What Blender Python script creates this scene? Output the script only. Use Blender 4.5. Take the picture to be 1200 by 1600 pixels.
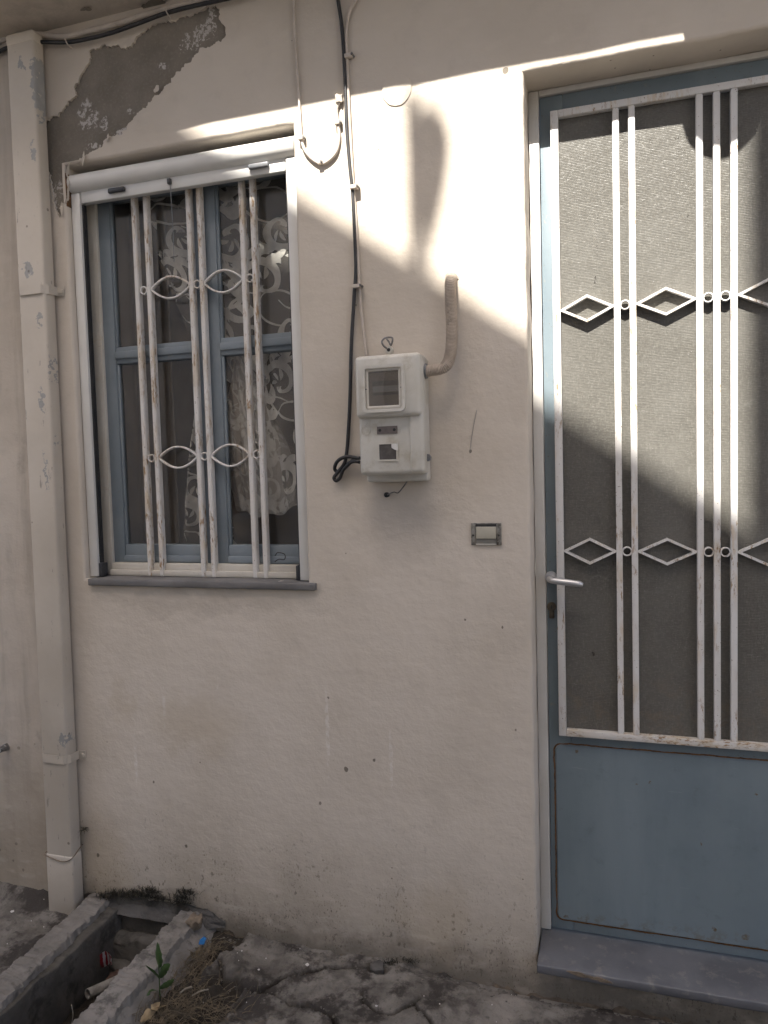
import bpy, bmesh, math, random
from mathutils import Vector, Matrix, noise
from mathutils.geometry import delaunay_2d_cdt
random.seed(7)
for o in list(bpy.data.objects): bpy.data.objects.remove(o)
S = bpy.context.scene
COL = S.collection
R = math.radians

# ------------------------------------------------------------------ camera
YAW, PITCH, ROLL, FPX = R(17.2), R(3.3), R(-1.6), 1140.0
CAM = Vector((0, -2.0, 1.46))
_f = Vector((-math.sin(YAW), math.cos(YAW), 0)); _r = Vector((math.cos(YAW), math.sin(YAW), 0)); _u = Vector((0, 0, 1))
FW = _f*math.cos(PITCH) - _u*math.sin(PITCH); U2 = _u*math.cos(PITCH) + _f*math.sin(PITCH)
RT = _r*math.cos(ROLL) + U2*math.sin(ROLL); UP = U2*math.cos(ROLL) - _r*math.sin(ROLL)
cd = bpy.data.cameras.new('camera'); cam = bpy.data.objects.new('camera', cd); COL.objects.link(cam)
M = Matrix((RT, UP, -FW)).transposed().to_4x4(); M.translation = CAM; cam.matrix_world = M
cd.sensor_fit = 'VERTICAL'; cd.sensor_height = 36.0; cd.sensor_width = 27.0
cd.lens = FPX/1600*36.0; cd.clip_start = 0.02; cd.clip_end = 400
S.camera = cam

# ------------------------------------------------------------------ light
SUN_EL, SUN_AZ = R(55), R(2)          # azimuth: degrees to the left of the wall's normal
sd = Vector((-math.sin(SUN_AZ)*math.cos(SUN_EL), -math.cos(SUN_AZ)*math.cos(SUN_EL), math.sin(SUN_EL)))   # towards the sun
w = bpy.data.worlds.new('World'); S.world = w; w.use_nodes = True
nt = w.node_tree; bg = nt.nodes['Background']
sky = nt.nodes.new('ShaderNodeTexSky'); sky.sky_type = 'NISHITA'; sky.sun_disc = False
sky.sun_elevation = SUN_EL; sky.sun_rotation = math.atan2(sd.x, sd.y)
sky.dust_density = 4.0; sky.ozone_density = 0.0; sky.air_density = 0.7
nt.links.new(sky.outputs[0], bg.inputs[0]); bg.inputs[1].default_value = 0.10
sl = bpy.data.lights.new('sun', 'SUN'); sl.energy = 5.0; sl.angle = R(0.5); sl.color = (1, 0.95, 0.87)
so = bpy.data.objects.new('sun', sl); COL.objects.link(so); so.rotation_euler = sd.to_track_quat('Z', 'Y').to_euler(); so.location = (0, -6, 9)
S.view_settings.view_transform = 'Standard'; S.view_settings.look = 'None'; S.view_settings.gamma = 1
S.view_settings.exposure = 1.76
S.render.engine = 'CYCLES'
S.cycles.max_bounces = 6; S.cycles.diffuse_bounces = 3; S.cycles.glossy_bounces = 3; S.cycles.transparent_max_bounces = 12
S.cycles.use_adaptive_sampling = True; S.cycles.adaptive_threshold = 0.025; S.cycles.use_denoising = True

# ------------------------------------------------------------------ places
def ray(px, py): return RT*((px-600)/FPX) - UP*((py-800)/FPX) + FW
def at(px, py, Y=0.0):                # point of the plane y = Y that the photo shows at a pixel
    v = ray(px, py); return CAM + v*((Y-CAM.y)/v.y)
def gr(px, py, z=0.0):                # point of the level z
    v = ray(px, py); return CAM + v*((z-CAM.z)/v.z)
def N3(x, y, z, s=1.0): return noise.noise(Vector((x*s, y*s, z*s)))
def fbm(x, y, z, s=1.0, o=4): return noise.fractal(Vector((x*s, y*s, z*s)), 1.0, 2.0, o)

# ------------------------------------------------------------------ material helper
class NB:
    def __init__(s, name):
        s.m = bpy.data.materials.new(name); s.m.use_nodes = True; s.t = s.m.node_tree; s.n = s.t.nodes
        s.b = s.n['Principled BSDF']; s.out = s.n['Material Output']
        s.wob = {}; s.geo = s.n.new('ShaderNodeNewGeometry'); s.pos = s.geo.outputs['Position']
    def put(s, sock, v):
        if hasattr(v, 'is_output'): s.t.links.new(v, sock)
        elif isinstance(v, (tuple, list)) and len(v) == 3 and sock.type == 'RGBA': sock.default_value = (*v, 1)
        else: sock.default_value = v
    def math(s, op, a, b=0.0, c=None, clamp=False):
        n = s.n.new('ShaderNodeMath'); n.operation = op; n.use_clamp = clamp; s.put(n.inputs[0], a); s.put(n.inputs[1], b)
        if c is not None: s.put(n.inputs[2], c)
        return n.outputs[0]
    def vmul(s, v, k):
        n = s.n.new('ShaderNodeVectorMath'); n.operation = 'MULTIPLY'; s.put(n.inputs[0], v); n.inputs[1].default_value = k; return n.outputs[0]
    def vadd(s, v, k):
        n = s.n.new('ShaderNodeVectorMath'); n.operation = 'ADD'; s.put(n.inputs[0], v); s.put(n.inputs[1], k); return n.outputs[0]
    def noise(s, scale=5, detail=5, rough=0.55, vec=None, dist=0.0, out=0):
        n = s.n.new('ShaderNodeTexNoise'); n.inputs['Scale'].default_value = scale; n.inputs['Detail'].default_value = detail
        n.inputs['Roughness'].default_value = rough; n.inputs['Distortion'].default_value = dist
        s.put(n.inputs['Vector'], vec if vec is not None else s.pos); return n.outputs[out]
    def vor(s, scale=5, vec=None, feat='F1', out='Distance'):
        n = s.n.new('ShaderNodeTexVoronoi'); n.feature = feat; n.inputs['Scale'].default_value = scale
        s.put(n.inputs['Vector'], vec if vec is not None else s.pos); return n.outputs[out]
    def ramp(s, f, a, b, lo=0.0, hi=1.0):
        n = s.n.new('ShaderNodeMapRange'); n.interpolation_type = 'SMOOTHSTEP'
        s.put(n.inputs[0], f); n.inputs[1].default_value = a; n.inputs[2].default_value = b; n.inputs[3].default_value = lo; n.inputs[4].default_value = hi
        return n.outputs[0]
    def mix(s, f, a, b):
        n = s.n.new('ShaderNodeMix'); n.data_type = 'RGBA'; s.put(n.inputs[0], f); s.put(n.inputs[6], a); s.put(n.inputs[7], b); return n.outputs[2]
    def sep(s, v=None):
        n = s.n.new('ShaderNodeSeparateXYZ'); s.put(n.inputs[0], v if v is not None else s.pos); return n.outputs
    def spots(s, lst, wob=0.02, wscale=14, soft=(1.15, .75)):
        # irregular ellipses (x, z, rx, rz) on a wall: 1 inside
        ws = 60 if wscale > 30 else 14
        if ws not in s.wob: s.wob[ws] = s.vadd(s.noise(ws, 3, vec=s.pos, out=1), (-.5, -.5, -.5))
        c = s.vmul(s.wob[ws], (wob*2, 0, wob*2))
        p = s.sep(s.vadd(s.pos, c)); res = None
        for (x, z, rx, rz) in lst:
            a = s.math('MULTIPLY', s.math('SUBTRACT', p[0], x), 1/rx); b = s.math('MULTIPLY', s.math('SUBTRACT', p[2], z), 1/rz)
            d = s.math('ADD', s.math('MULTIPLY', a, a), s.math('MULTIPLY', b, b)); r = s.ramp(d, *soft)
            res = r if res is None else s.math('MAXIMUM', res, r)
        return res
    def bump(s, h, strength=0.3, dist=0.002, prev=None):
        n = s.n.new('ShaderNodeBump'); n.inputs['Strength'].default_value = strength; n.inputs['Distance'].default_value = dist
        s.put(n.inputs['Height'], h)
        if prev is not None: s.put(n.inputs['Normal'], prev)
        return n.outputs[0]
    def fin(s, color, rough=0.6, metal=0.0, normal=None, spec=0.5):
        s.put(s.b.inputs['Base Color'], color); s.put(s.b.inputs['Roughness'], rough); s.put(s.b.inputs['Metallic'], metal)
        s.b.inputs['Specular IOR Level'].default_value = spec
        if normal is not None: s.put(s.b.inputs['Normal'], normal)
        return s.m

MT = {}
def plaster(name, c1, c2, stain=True, neighbour=False):
    k = NB(name)
    big = k.ramp(k.noise(2.2, 4), .35, .7)
    col = k.mix(big, c1, c2)
    col = k.mix(k.ramp(k.noise(9, 6, .65), .5, .75, 0, .35), col, tuple(v*.86 for v in c2))
    P = k.sep()
    if stain:
        # rising damp and splash dirt with its own blotchy outline
        low = k.ramp(k.math('ADD', P[2], k.math('MULTIPLY', k.noise(5, 5), .34)), .62, .14)
        col = k.mix(k.math('MULTIPLY', low, .58), col, (.25, .215, .165))
        gm = k.ramp(k.math('ADD', P[2], k.math('MULTIPLY', k.noise(11, 5, .7), .22)), .24, .09)
        col = k.mix(k.math('MULTIPLY', gm, .70), col, (.11, .095, .075))
        spl = k.ramp(k.noise(62, 3, .6, vec=k.vmul(k.pos, (1.0, 1, .75))), .585, .65)
        spm = k.math('MULTIPLY', spl, k.ramp(P[2], .55, .02))
        spm = k.math('MULTIPLY', spm, k.ramp(k.noise(6, 4), .42, .62))
        col = k.mix(k.math('MULTIPLY', spm, .72), col, (.09, .078, .06))
        dots = k.ramp(k.vor(17), .052, .036); dsel = k.ramp(k.noise(4.3, 2), .53, .6)
        col = k.mix(k.math('MULTIPLY', k.math('MULTIPLY', dots, dsel), .75), col, (.13, .11, .085))
        fin_ = k.ramp(k.noise(190, 3, .6, vec=k.vmul(k.pos, (1, 1, .5))), .575, .65)
        fm = k.math('MULTIPLY', k.ramp(P[2], .42, .02), k.ramp(k.noise(9, 4, .6), .40, .62))
        col = k.mix(k.math('MULTIPLY', k.math('MULTIPLY', fin_, fm), .85), col, (.085, .072, .055))
        # pale runs of old paint and yellowish patches below the window
        st = []
        for (a, b, c, d) in ((493, 1060, 530, 1220), (614, 1140, 608, 1230), (337, 1050, 340, 1080), (213, 1140, 211, 1225), (257, 1070, 256, 1140)):
            p = at(a, b); q = at(c, 1 + d); st.append(((p.x+q.x)/2, (p.z+q.z)/2, .0055, abs(p.z-q.z)/2))
        col = k.mix(k.math('MULTIPLY', k.math('MULTIPLY', k.spots(st, .006, 40), .45), k.ramp(k.noise(40, 3), .4, .6)), col, (.72, .69, .66))
        st = []
        for (a, b, rx, rz) in ((300, 1130, .14, .09), (190, 1100, .05, .06), (160, 1350, .10, .14), (690, 1440, .1, .1)):
            p = at(a, b); st.append((p.x, p.z, rx, rz))
        col = k.mix(k.math('MULTIPLY', k.spots(st, .10, 7, (2.2, .0)), .26), col, (.40, .32, .21))
        # soft darker patches under the sill and the meter box
        st = [(-1.24, 1.06, .36, .035), (-.57, 1.30, .11, .10)]
        col = k.mix(k.math('MULTIPLY', k.spots(st, .08, 9, (1.9, .0)), .22), col, (.22, .19, .16))
        # small chips
        st = []
        for (a, b, r_) in ((541, 1202, .007), (513, 1090, .003), (585, 1188, .004), (153, 1336, .006), (735, 705, .004), (790, 110, .008), (500, 1255, .004), (240, 1222, .004), (291, 1322, .005), (785, 980, .003), (727, 968, .003), (806, 1140, .003)):
            p = at(a, b); st.append((p.x, p.z, r_, r_*1.2))
        col = k.mix(k.math('MULTIPLY', k.spots(st, .004, 90), .85), col, (.13, .11, .085))
    if neighbour:
        run = k.ramp(k.noise(13, 5, .65, vec=k.vmul(k.pos, (1, 1, .11)), dist=.6), .44, .68)
        col = k.mix(k.math('MULTIPLY', run, .34), col, (.27, .24, .205))
        col = k.mix(k.ramp(k.noise(6, 5, .7), .55, .7, 0, .5), col, (.30, .27, .235))
        low = k.ramp(k.math('ADD', P[2], k.math('MULTIPLY', k.noise(6, 5), .5)), .95, .35)
        col = k.mix(k.math('MULTIPLY', low, .6), col, (.23, .19, .135))
        d = k.ramp(k.vor(14), .10, .07); col = k.mix(k.math('MULTIPLY', k.math('MULTIPLY', d, k.ramp(P[2], 1.0, .3)), .6), col, (.12, .10, .08))
    h = k.math('ADD', k.math('MULTIPLY', k.noise(130, 3, .6), .5), k.noise(45, 2, .55))
    h = k.math('ADD', h, k.math('MULTIPLY', k.noise(6, 3, .5), 4.5))
    rot = k.n.new('ShaderNodeMapping'); rot.inputs['Rotation'].default_value = (0, .45, 0); rot.inputs['Scale'].default_value = (1.0, 1, 2.4); k.put(rot.inputs[0], k.pos)
    tw = k.noise(11, 3, .55, vec=rot.outputs[0]); h = k.math('ADD', h, k.math('MULTIPLY', tw, 1.0))
    col = k.mix(k.ramp(tw, .52, .72, 0, .22), col, tuple(min(1, v*1.09) for v in c1))
    nrm = k.bump(h, .55, .0022)
    return k.fin(col, .85, 0, nrm, .25)
MT['plaster'] = plaster('painted_plaster', (.608, .546, .470), (.548, .487, .410))
MT['plaster_n'] = plaster('old_plaster', (.52, .465, .40), (.46, .405, .34), False, True)

def plain(name, c1, c2):
    k = NB(name); return k.fin(k.mix(k.noise(2, 2), c1, c2), .9, 0, None, .2)
def simple(name, c1, c2=None, rough=.6, scale=12, metal=0, bs=.2, bd=.001, bscale=80, spec=.5, dirt=None):
    k = NB(name); c2 = c2 or tuple(v*.8 for v in c1)
    col = k.mix(k.ramp(k.noise(scale, 5, .6), .35, .7), c1, c2)
    if dirt: col = k.mix(k.math('MULTIPLY', k.ramp(k.noise(dirt[1], 6, .7), dirt[2], dirt[2]+.14), dirt[3]), col, dirt[0])
    return k.fin(col, rough, metal, k.bump(k.noise(bscale, 4), bs, bd), spec)
MT['bare'] = None
def bare():
    k = NB('bare_cement_render')
    col = k.mix(k.ramp(k.noise(7, 6, .6), .3, .7), (.250, .222, .186), (.180, .158, .130))
    col = k.mix(k.ramp(k.noise(120, 3), .5, .75, 0, .4), col, (.32, .29, .25))
    st = []
    for (a, b, rx, rz) in ((133, 178, .035, .055), (318, 50, .035, .035), (300, 62, .05, .02), (158, 192, .02, .02), (190, 205, .03, .015), (250, 100, .03, .012), (88, 310, .02, .05), (200, 170, .02, .012), (330, 30, .02, .04), (150, 230, .05, .012)):
        p = at(a, b); st.append((p.x, p.z, rx, rz))
    m = k.math('MULTIPLY', k.spots(st, .05, 14), k.ramp(k.noise(85, 4, .7), .49, .56))
    col = k.mix(m, col, (.52, .485, .45))
    nrm = k.bump(k.math('ADD', k.noise(220, 3), k.noise(30, 5)), .6, .003)
    return k.fin(col, .95, 0, nrm, .15)
MT['bare'] = bare()

def painted(name, base, base2, rust=.0, rscale=(1, 1, .18), rough=.42, drt=(.30, .24, .16), rlow=.58, spec=.45, streak=None):
    k = NB(name)
    col = k.mix(k.ramp(k.noise(6, 5, .6), .35, .7), base, base2)
    col = k.mix(k.ramp(k.noise(38, 4, .7), .55, .8, 0, .35), col, tuple(v*.7 for v in base))
    if streak:
        s_ = k.ramp(k.noise(9, 4, .6, vec=k.vmul(k.pos, (1, 1, .12))), .45, .75); col = k.mix(k.math('MULTIPLY', s_, streak[1]), col, streak[0])
    rgh = rough
    nrm = k.bump(k.noise(70, 3), .12, .001)
    if rust > 0:
        v = k.vmul(k.pos, rscale)
        zone = k.ramp(k.noise(7, 3, .5), .38, .62); m = k.math('MULTIPLY', k.math('MULTIPLY', k.ramp(k.noise(105, 5, .7, vec=v), rlow-.02, rlow+.06), rust), zone)
        wide = k.math('MULTIPLY', k.math('MULTIPLY', k.ramp(k.noise(45, 4, .6, vec=v), rlow-.08, rlow+.08), rust*.55), zone)
        col = k.mix(wide, col, (.50, .36, .18))
        rc = k.mix(k.noise(160, 2), (.36, .215, .075), (.17, .09, .035))
        col = k.mix(m, col, rc)
        speck = k.ramp(k.noise(230, 2, .5), .69, .73); col = k.mix(k.math('MULTIPLY', speck, min(1, rust)), col, (.12, .07, .035))
        rgh = k.math('ADD', rough, k.math('MULTIPLY', m, .4))
        nrm = k.bump(m, .5, .0012, nrm)
    return k.fin(col, rgh, 0, nrm, spec)
MT['grille_w'] = painted('rusty_white_paint', (.66, .64, .61), (.61, .58, .535), .9, (1.2, 1.2, .26), rlow=.545)
MT['door_w'] = painted('white_gloss_paint', (.66, .65, .635), (.62, .60, .57), .85, (1.1, 1.1, .26), rlow=.575)
MT['door_wr'] = painted('white_paint_rust_rail', (.64, .62, .59), (.58, .54, .48), .95, (.5, 1, 1.3), rlow=.53)
MT['blue'] = painted('blue_door_paint', (.168, .210, .236), (.147, .188, .215), .6, (1, 1, .7), rough=.36, rlow=.69, streak=((.21, .258, .285), .45))
def blue_panel():
    k = NB('blue_panel_paint')
    col = k.mix(k.ramp(k.noise(5, 5, .6), .35, .7), (.172, .214, .238), (.148, .188, .214))
    s_ = k.ramp(k.noise(7, 5, .65, vec=k.vmul(k.pos, (1, 1, .16))), .42, .72); col = k.mix(k.math('MULTIPLY', s_, .55), col, (.215, .262, .290))
    col = k.mix(k.ramp(k.noise(20, 6, .75), .56, .72, 0, .35), col, (.11, .14, .155))
    st = []
    for (a, b, rx) in ((1163, 1463, .010), (916, 1438, .009), (884, 1433, .007), (1115, 1450, .007), (1068, 1168, .010), (902, 1172, .006), (995, 1226, .004), (1015, 1222, .004), (1095, 1320, .004), (940, 1345, .003), (1180, 1240, .005), (875, 1265, .006)):
        p = at(a, b, .107); st.append((p.x, p.z, rx*.7, rx*.8))
    m = k.math('MULTIPLY', k.spots(st, .014, 60, (1.9, .2)), k.ramp(k.noise(90, 4, .7), .35, .6)); col = k.mix(m, col, k.mix(k.noise(140, 2), (.17, .12, .06), (.075, .055, .035)))
    P = k.sep(); e = k.math('MULTIPLY', k.ramp(P[2], .19, .13), k.ramp(k.noise(32, 5, .7), .50, .62)); col = k.mix(k.math('MULTIPLY', e, .6), col, (.13, .115, .085))
    sc = k.ramp(k.noise(60, 3, .6, vec=k.vmul(k.pos, (.25, 1, 3.0))), .70, .74); col = k.mix(k.math('MULTIPLY', sc, .4), col, (.27, .30, .31))
    nrm = k.bump(k.math('ADD', k.math('MULTIPLY', k.noise(7, 3), 5), k.noise(70, 3)), .16, .0015); nrm = k.bump(m, .5, .001, nrm)
    return k.fin(col, k.ramp(k.noise(9, 4), .3, .7, .30, .5), 0, nrm, .45)
MT['blue_panel'] = blue_panel()
MT['blue_win'] = painted('blue_grey_window_paint', (.205, .237, .260), (.170, .203, .228), .25, (1, 1, .4), rough=.5, rlow=.66)
MT['cream'] = painted('cream_timber_paint', (.57, .54, .48), (.50, .46, .39), .35, (.35, 1, 1.0), rlow=.62)
MT['frame_w'] = painted('off_white_frame_paint', (.60, .585, .555), (.54, .52, .48), 0, streak=((.42, .38, .31), .35))
MT['alu_w'] = simple('white_coated_aluminium', (.66, .65, .615), (.62, .605, .57), .38, 8, 0, .04, .0005, 200, .5)
MT['pvc'] = simple('cream_polyester_moulding', (.60, .58, .525), (.52, .495, .43), .42, 9, 0, .12, .0008, 90, .5, ((.36, .31, .22), 13, .52, .45))
MT['black'] = simple('black_rubber', (.018, .018, .020), (.035, .034, .034), .5, 30)
MT['dkplastic'] = simple('black_plastic', (.022, .024, .028), (.035, .036, .04), .4, 30)
MT['greyplastic'] = simple('grey_plastic', (.20, .205, .215), (.15, .155, .16), .35, 30)
MT['cable_w'] = simple('painted_cable', (.56, .50, .44), (.45, .39, .33), .7, 20, 0, .4, .002, 60, .3, ((.25, .2, .15), 30, .6, .5))
MT['conduit'] = simple('painted_corrugated_conduit', (.55, .475, .40), (.45, .385, .32), .8, 40, 0, .5, .002, 260, .3, ((.22, .19, .155), 60, .56, .6))
MT['rust'] = simple('rust', (.19, .10, .045), (.085, .05, .028), .9, 60, 0, .6, .002, 200, .2)
MT['alu'] = simple('satin_aluminium', (.62, .62, .63), (.55, .55, .56), .38, 20, .75, .05, .0004, 200)
MT['brass'] = simple('dull_lock_brass', (.18, .155, .11), (.09, .08, .065), .45, 60, .8)
MT['steel'] = simple('dull_steel', (.28, .28, .28), (.14, .13, .12), .42, 50, .85)
MT['marble'] = simple('blue_grey_marble', (.135, .137, .146), (.092, .094, .102), .5, 7, 0, .35, .0012, 90, .45, ((.24, .225, .205), 19, .52, .55))
MT['sillstone'] = simple('grey_sill_stone', (.185, .178, .172), (.13, .125, .12), .65, 7, 0, .3, .0015, 90, .3, ((.46, .43, .39), 22, .62, .55))
MT['mortar'] = simple('brown_lime_mortar', (.235, .185, .135), (.14, .115, .088), .95, 25, 0, .9, .006, 60, .15, ((.10, .085, .07), 14, .5, .7))
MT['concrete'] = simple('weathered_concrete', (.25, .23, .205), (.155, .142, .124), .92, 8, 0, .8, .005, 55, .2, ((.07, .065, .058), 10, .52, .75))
MT['pitcement'] = simple('dark_pit_cement', (.125, .115, .10), (.075, .069, .06), .95, 9, 0, .9, .006, 45, .15, ((.035, .032, .028), 7, .5, .7))  # darker cement tone for the inner faces of the pit
MT['fillet'] = simple('grey_cement_fillet', (.12, .112, .102), (.08, .074, .068), .95, 14, 0, .9, .006, 60, .15)
MT['pipe'] = None
def pipe_mat():
    k = NB('peeling_pipe_paint')
    col = k.mix(k.ramp(k.noise(3, 5, .6), .35, .7), (.56, .505, .43), (.49, .435, .362))
    P = k.sep()
    low = k.ramp(k.math('ADD', P[2], k.math('MULTIPLY', k.noise(8, 5), .3)), .42, .1); col = k.mix(k.math('MULTIPLY', low, .45), col, (.28, .235, .18))
    st = []
    for (a, b, rx, rz) in ((50, 130, .018, .075), (55, 165, .010, .05), (48, 100, .02, .03), (39, 420, .016, .022), (57, 500, .008, .028), (73, 575, .0045, .045), (60, 625, .009, .04), (80, 690, .003, .03), (67, 735, .004, .07), (99, 1000, .009, .032), (94, 1160, .014, .022), (94, 912, .003, .02), (46, 235, .008, .035), (28, 95, .008, .02)):
        p = at(a, b, -.07); st.append((p.x, p.z, rx, rz))
    m = k.math('MULTIPLY', k.spots(st, .030, 60), k.ramp(k.noise(33, 4, .7), .36, .42)); col = k.mix(m, col, k.mix(k.noise(40, 4), (.27, .268, .255), (.40, .39, .37)))
    edge = k.math('MULTIPLY', k.ramp(k.noise(60, 5, .7, vec=k.vmul(k.pos, (1, 1, .2))), .64, .68), .8); col = k.mix(edge, col, (.27, .245, .21))
    d = k.ramp(k.vor(13), .075, .05); col = k.mix(k.math('MULTIPLY', d, .7), col, (.15, .12, .10))
    nrm = k.bump(m, .6, .0015); nrm = k.bump(k.noise(60, 4), .2, .001, nrm)
    nrm = k.bump(k.noise(9, 3), .3, .012, nrm)
    return k.fin(col, .6, 0, nrm, .35)
MT['pipe'] = pipe_mat()

def glass(name, dust, tint, haze_scale=8):
    k = NB(name); k.n.remove(k.b)
    tr = k.n.new('ShaderNodeBsdfTransparent'); tr.inputs[0].default_value = (*tint, 1)
    gl = k.n.new('ShaderNodeBsdfGlossy'); gl.inputs['Roughness'].default_value = .012; gl.inputs[0].default_value = (1, 1, 1, 1)
    df = k.n.new('ShaderNodeBsdfDiffuse'); df.inputs[0].default_value = (.45, .40, .35, 1)
    fr = k.n.new('ShaderNodeFresnel'); fr.inputs[0].default_value = 1.5
    wob = k.bump(k.noise(6, 2), .12, .006); k.put(gl.inputs['Normal'], wob)
    m1 = k.n.new('ShaderNodeMixShader'); k.put(m1.inputs[0], k.math('MULTIPLY', k.ramp(k.noise(haze_scale, 6, .65), .3, .8, .5, 1.5), dust)); k.t.links.new(tr.outputs[0], m1.inputs[1]); k.t.links.new(df.outputs[0], m1.inputs[2])
    m2 = k.n.new('ShaderNodeMixShader'); k.put(m2.inputs[0], k.math('MULTIPLY', k.math('MULTIPLY', fr.outputs[0], 1.4, clamp=True), k.math('SUBTRACT', 1.0, k.geo.outputs['Backfacing']))); k.t.links.new(m1.outputs[0], m2.inputs[1]); k.t.links.new(gl.outputs[0], m2.inputs[2])
    k.t.links.new(m2.outputs[0], k.out.inputs[0]); return k.m
MT['glass'] = glass('dusty_window_glass', .05, (.93, .93, .92))
MT['meterglass'] = glass('hazy_meter_window', .16, (.85, .86, .84), 14)
def door_glass():
    k = NB('woven_obscure_glass')
    P = k.sep()
    wx = k.math('SINE', k.math('MULTIPLY', P[0], 1900)); wz = k.math('SINE', k.math('MULTIPLY', P[2], 1500))
    n1 = k.noise(420, 2, .5, vec=k.vmul(k.pos, (.25, 1, 1.0))); n2 = k.noise(300, 2, .5, vec=k.vmul(k.pos, (1, 1, .3)))
    col = k.mix(k.ramp(k.noise(5, 5, .6), .3, .7), (.125, .120, .108), (.100, .095, .084))
    thr = k.math('ADD', k.ramp(n1, .42, .68), k.ramp(n2, .5, .72)); col = k.mix(k.math('MULTIPLY', thr, .30), col, (.19, .185, .165))
    sp = k.ramp(k.noise(260, 2, .5), .675, .72); col = k.mix(k.math('MULTIPLY', sp, .38), col, (.36, .355, .34))  # pale sparkle specks put into the colour as glints
    sm = k.math('MULTIPLY', k.ramp(k.noise(30, 4, .7, vec=k.vmul(k.pos, (1, 1, 2.6))), .60, .72), k.ramp(k.noise(7, 2), .45, .6)); col = k.mix(k.math('MULTIPLY', sm, .30), col, (.27, .265, .25))
    # paint splashes and fibre flaws
    fl = k.math('MULTIPLY', k.ramp(k.noise(26, 5, .75, vec=k.vmul(k.pos, (1, 1, .8))), .655, .70), k.ramp(k.noise(5, 2), .48, .6))
    col = k.mix(k.math('MULTIPLY', fl, .55), col, (.30, .29, .275))
    dk = k.math('MULTIPLY', k.ramp(k.noise(44, 4, .7, vec=k.vmul(k.pos, (1, 1, .45))), .675, .70), k.ramp(k.noise(4, 2), .47, .54)); col = k.mix(k.math('MULTIPLY', dk, .85), col, (.03, .026, .022))
    grime = k.math('MULTIPLY', k.ramp(P[2], 1.0, .68), k.ramp(k.noise(24, 5, .7), .45, .7)); col = k.mix(k.math('MULTIPLY', grime, .4), col, (.20, .15, .10))
    h = k.math('ADD', k.math('MULTIPLY', k.math('ADD', wx, wz), .25), k.math('ADD', n1, n2))
    nrm = k.bump(h, .55, .0009); nrm = k.bump(k.math('MAXIMUM', fl, dk), .5, .002, nrm); nrm = k.bump(k.noise(14, 3), .25, .006, nrm)
    return k.fin(col, .30, 0, nrm, .25)
MT['doorglass'] = door_glass()
def sheer(name, opac):
    k = NB(name); k.n.remove(k.b)
    tr = k.n.new('ShaderNodeBsdfTransparent'); df = k.n.new('ShaderNodeBsdfDiffuse'); df.inputs[0].default_value = (.75, .71, .66, 1)
    tl = k.n.new('ShaderNodeBsdfTranslucent'); tl.inputs[0].default_value = (.55, .51, .47, 1)
    a = k.n.new('ShaderNodeMixShader'); a.inputs[0].default_value = .35; k.t.links.new(df.outputs[0], a.inputs[1]); k.t.links.new(tl.outputs[0], a.inputs[2])
    m = k.n.new('ShaderNodeMixShader'); m.inputs[0].default_value = opac; k.t.links.new(tr.outputs[0], m.inputs[1]); k.t.links.new(a.outputs[0], m.inputs[2])
    k.t.links.new(m.outputs[0], k.out.inputs[0]); return k.m
MT['sheer'] = sheer('sheer_curtain_voile', .27); MT['bunch'] = sheer('gathered_voile', .74)
MT['lace'] = simple('satin_leaf_weave', (.72, .70, .66), (.60, .575, .54), .7, 30, 0, .3, .001, 300, .3)
MT['room'] = simple('dim_room_paint', (.15, .125, .105), (.12, .10, .085), .9)
MT['leaf'] = simple('weed_leaf', (.055, .10, .028), (.035, .07, .02), .55, 60, spec=.4)
MT['drygrass'] = simple('dry_grass', (.15, .115, .07), (.06, .048, .033), .9, 40)
MT['moss'] = simple('dry_moss', (.045, .040, .028), (.03, .027, .02), .95, 80)
MT['dryleaf'] = simple('dry_husk', (.36, .27, .15), (.22, .15, .08), .8, 40)
MT['stick'] = simple('bleached_stick', (.27, .235, .185), (.17, .145, .11), .85, 60)
MT['chip'] = simple('white_paint_chips', (.66, .64, .61), (.5, .47, .43), .8, 60)
MT['bluecap'] = simple('blue_plastic', (.03, .17, .42), (.025, .13, .34), .35, 30)
MT['redfoil'] = simple('red_foil', (.32, .03, .035), (.22, .02, .03), .32, 40)
MT['whitefoil'] = simple('white_foil', (.68, .66, .66), (.55, .52, .52), .35, 40)
MT['soil'] = simple('dark_litter_soil', (.052, .043, .033), (.03, .025, .02), .95, 30, 0, .9, .01, 90, .1)
MT['terracotta'] = simple('terracotta_tile', (.42, .20, .11), (.33, .15, .08), .85, 6)
MT['wall_o'] = plain('opposite_whitewash', (.80, .755, .69), (.76, .70, .63))
MT['wall_o2'] = plain('opposite_cream_plaster', (.78, .70, .60), (.74, .66, .55))
MT['shutter'] = simple('brown_shutter', (.13, .07, .04), (.10, .055, .03), .5, 10)
MT['asphalt'] = plain('alley_cement', (.27, .245, .21), (.22, .20, .17))
def pave_mat():
    k = NB('stained_cracked_cement')
    col = k.mix(k.ramp(k.noise(9, 6, .65), .3, .7), (.235, .215, .188), (.105, .095, .081))
    col = k.mix(k.ramp(k.noise(5, 6, .7), .47, .58), col, (.055, .048, .042))
    col = k.mix(k.ramp(k.noise(3.1, 4, .5, vec=k.vadd(k.pos, (5, 3, 0))), .55, .7, 0, .7), col, (.29, .262, .228))
    col = k.mix(k.ramp(k.noise(70, 4, .7), .56, .72, 0, .6), col, (.07, .064, .056))
    
    a = k.n.new('ShaderNodeAttribute'); a.attribute_name = 'soil'; col = k.mix(a.outputs['Fac'], col, k.mix(k.noise(60, 4), (.05, .042, .032), (.028, .024, .019)))
    nrm = k.bump(k.math('ADD', k.noise(120, 4, .7), k.math('MULTIPLY', k.noise(28, 5), 2)), .8, .005)
    return k.fin(col, .92, 0, nrm, .2)
MT['pave'] = pave_mat()

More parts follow.
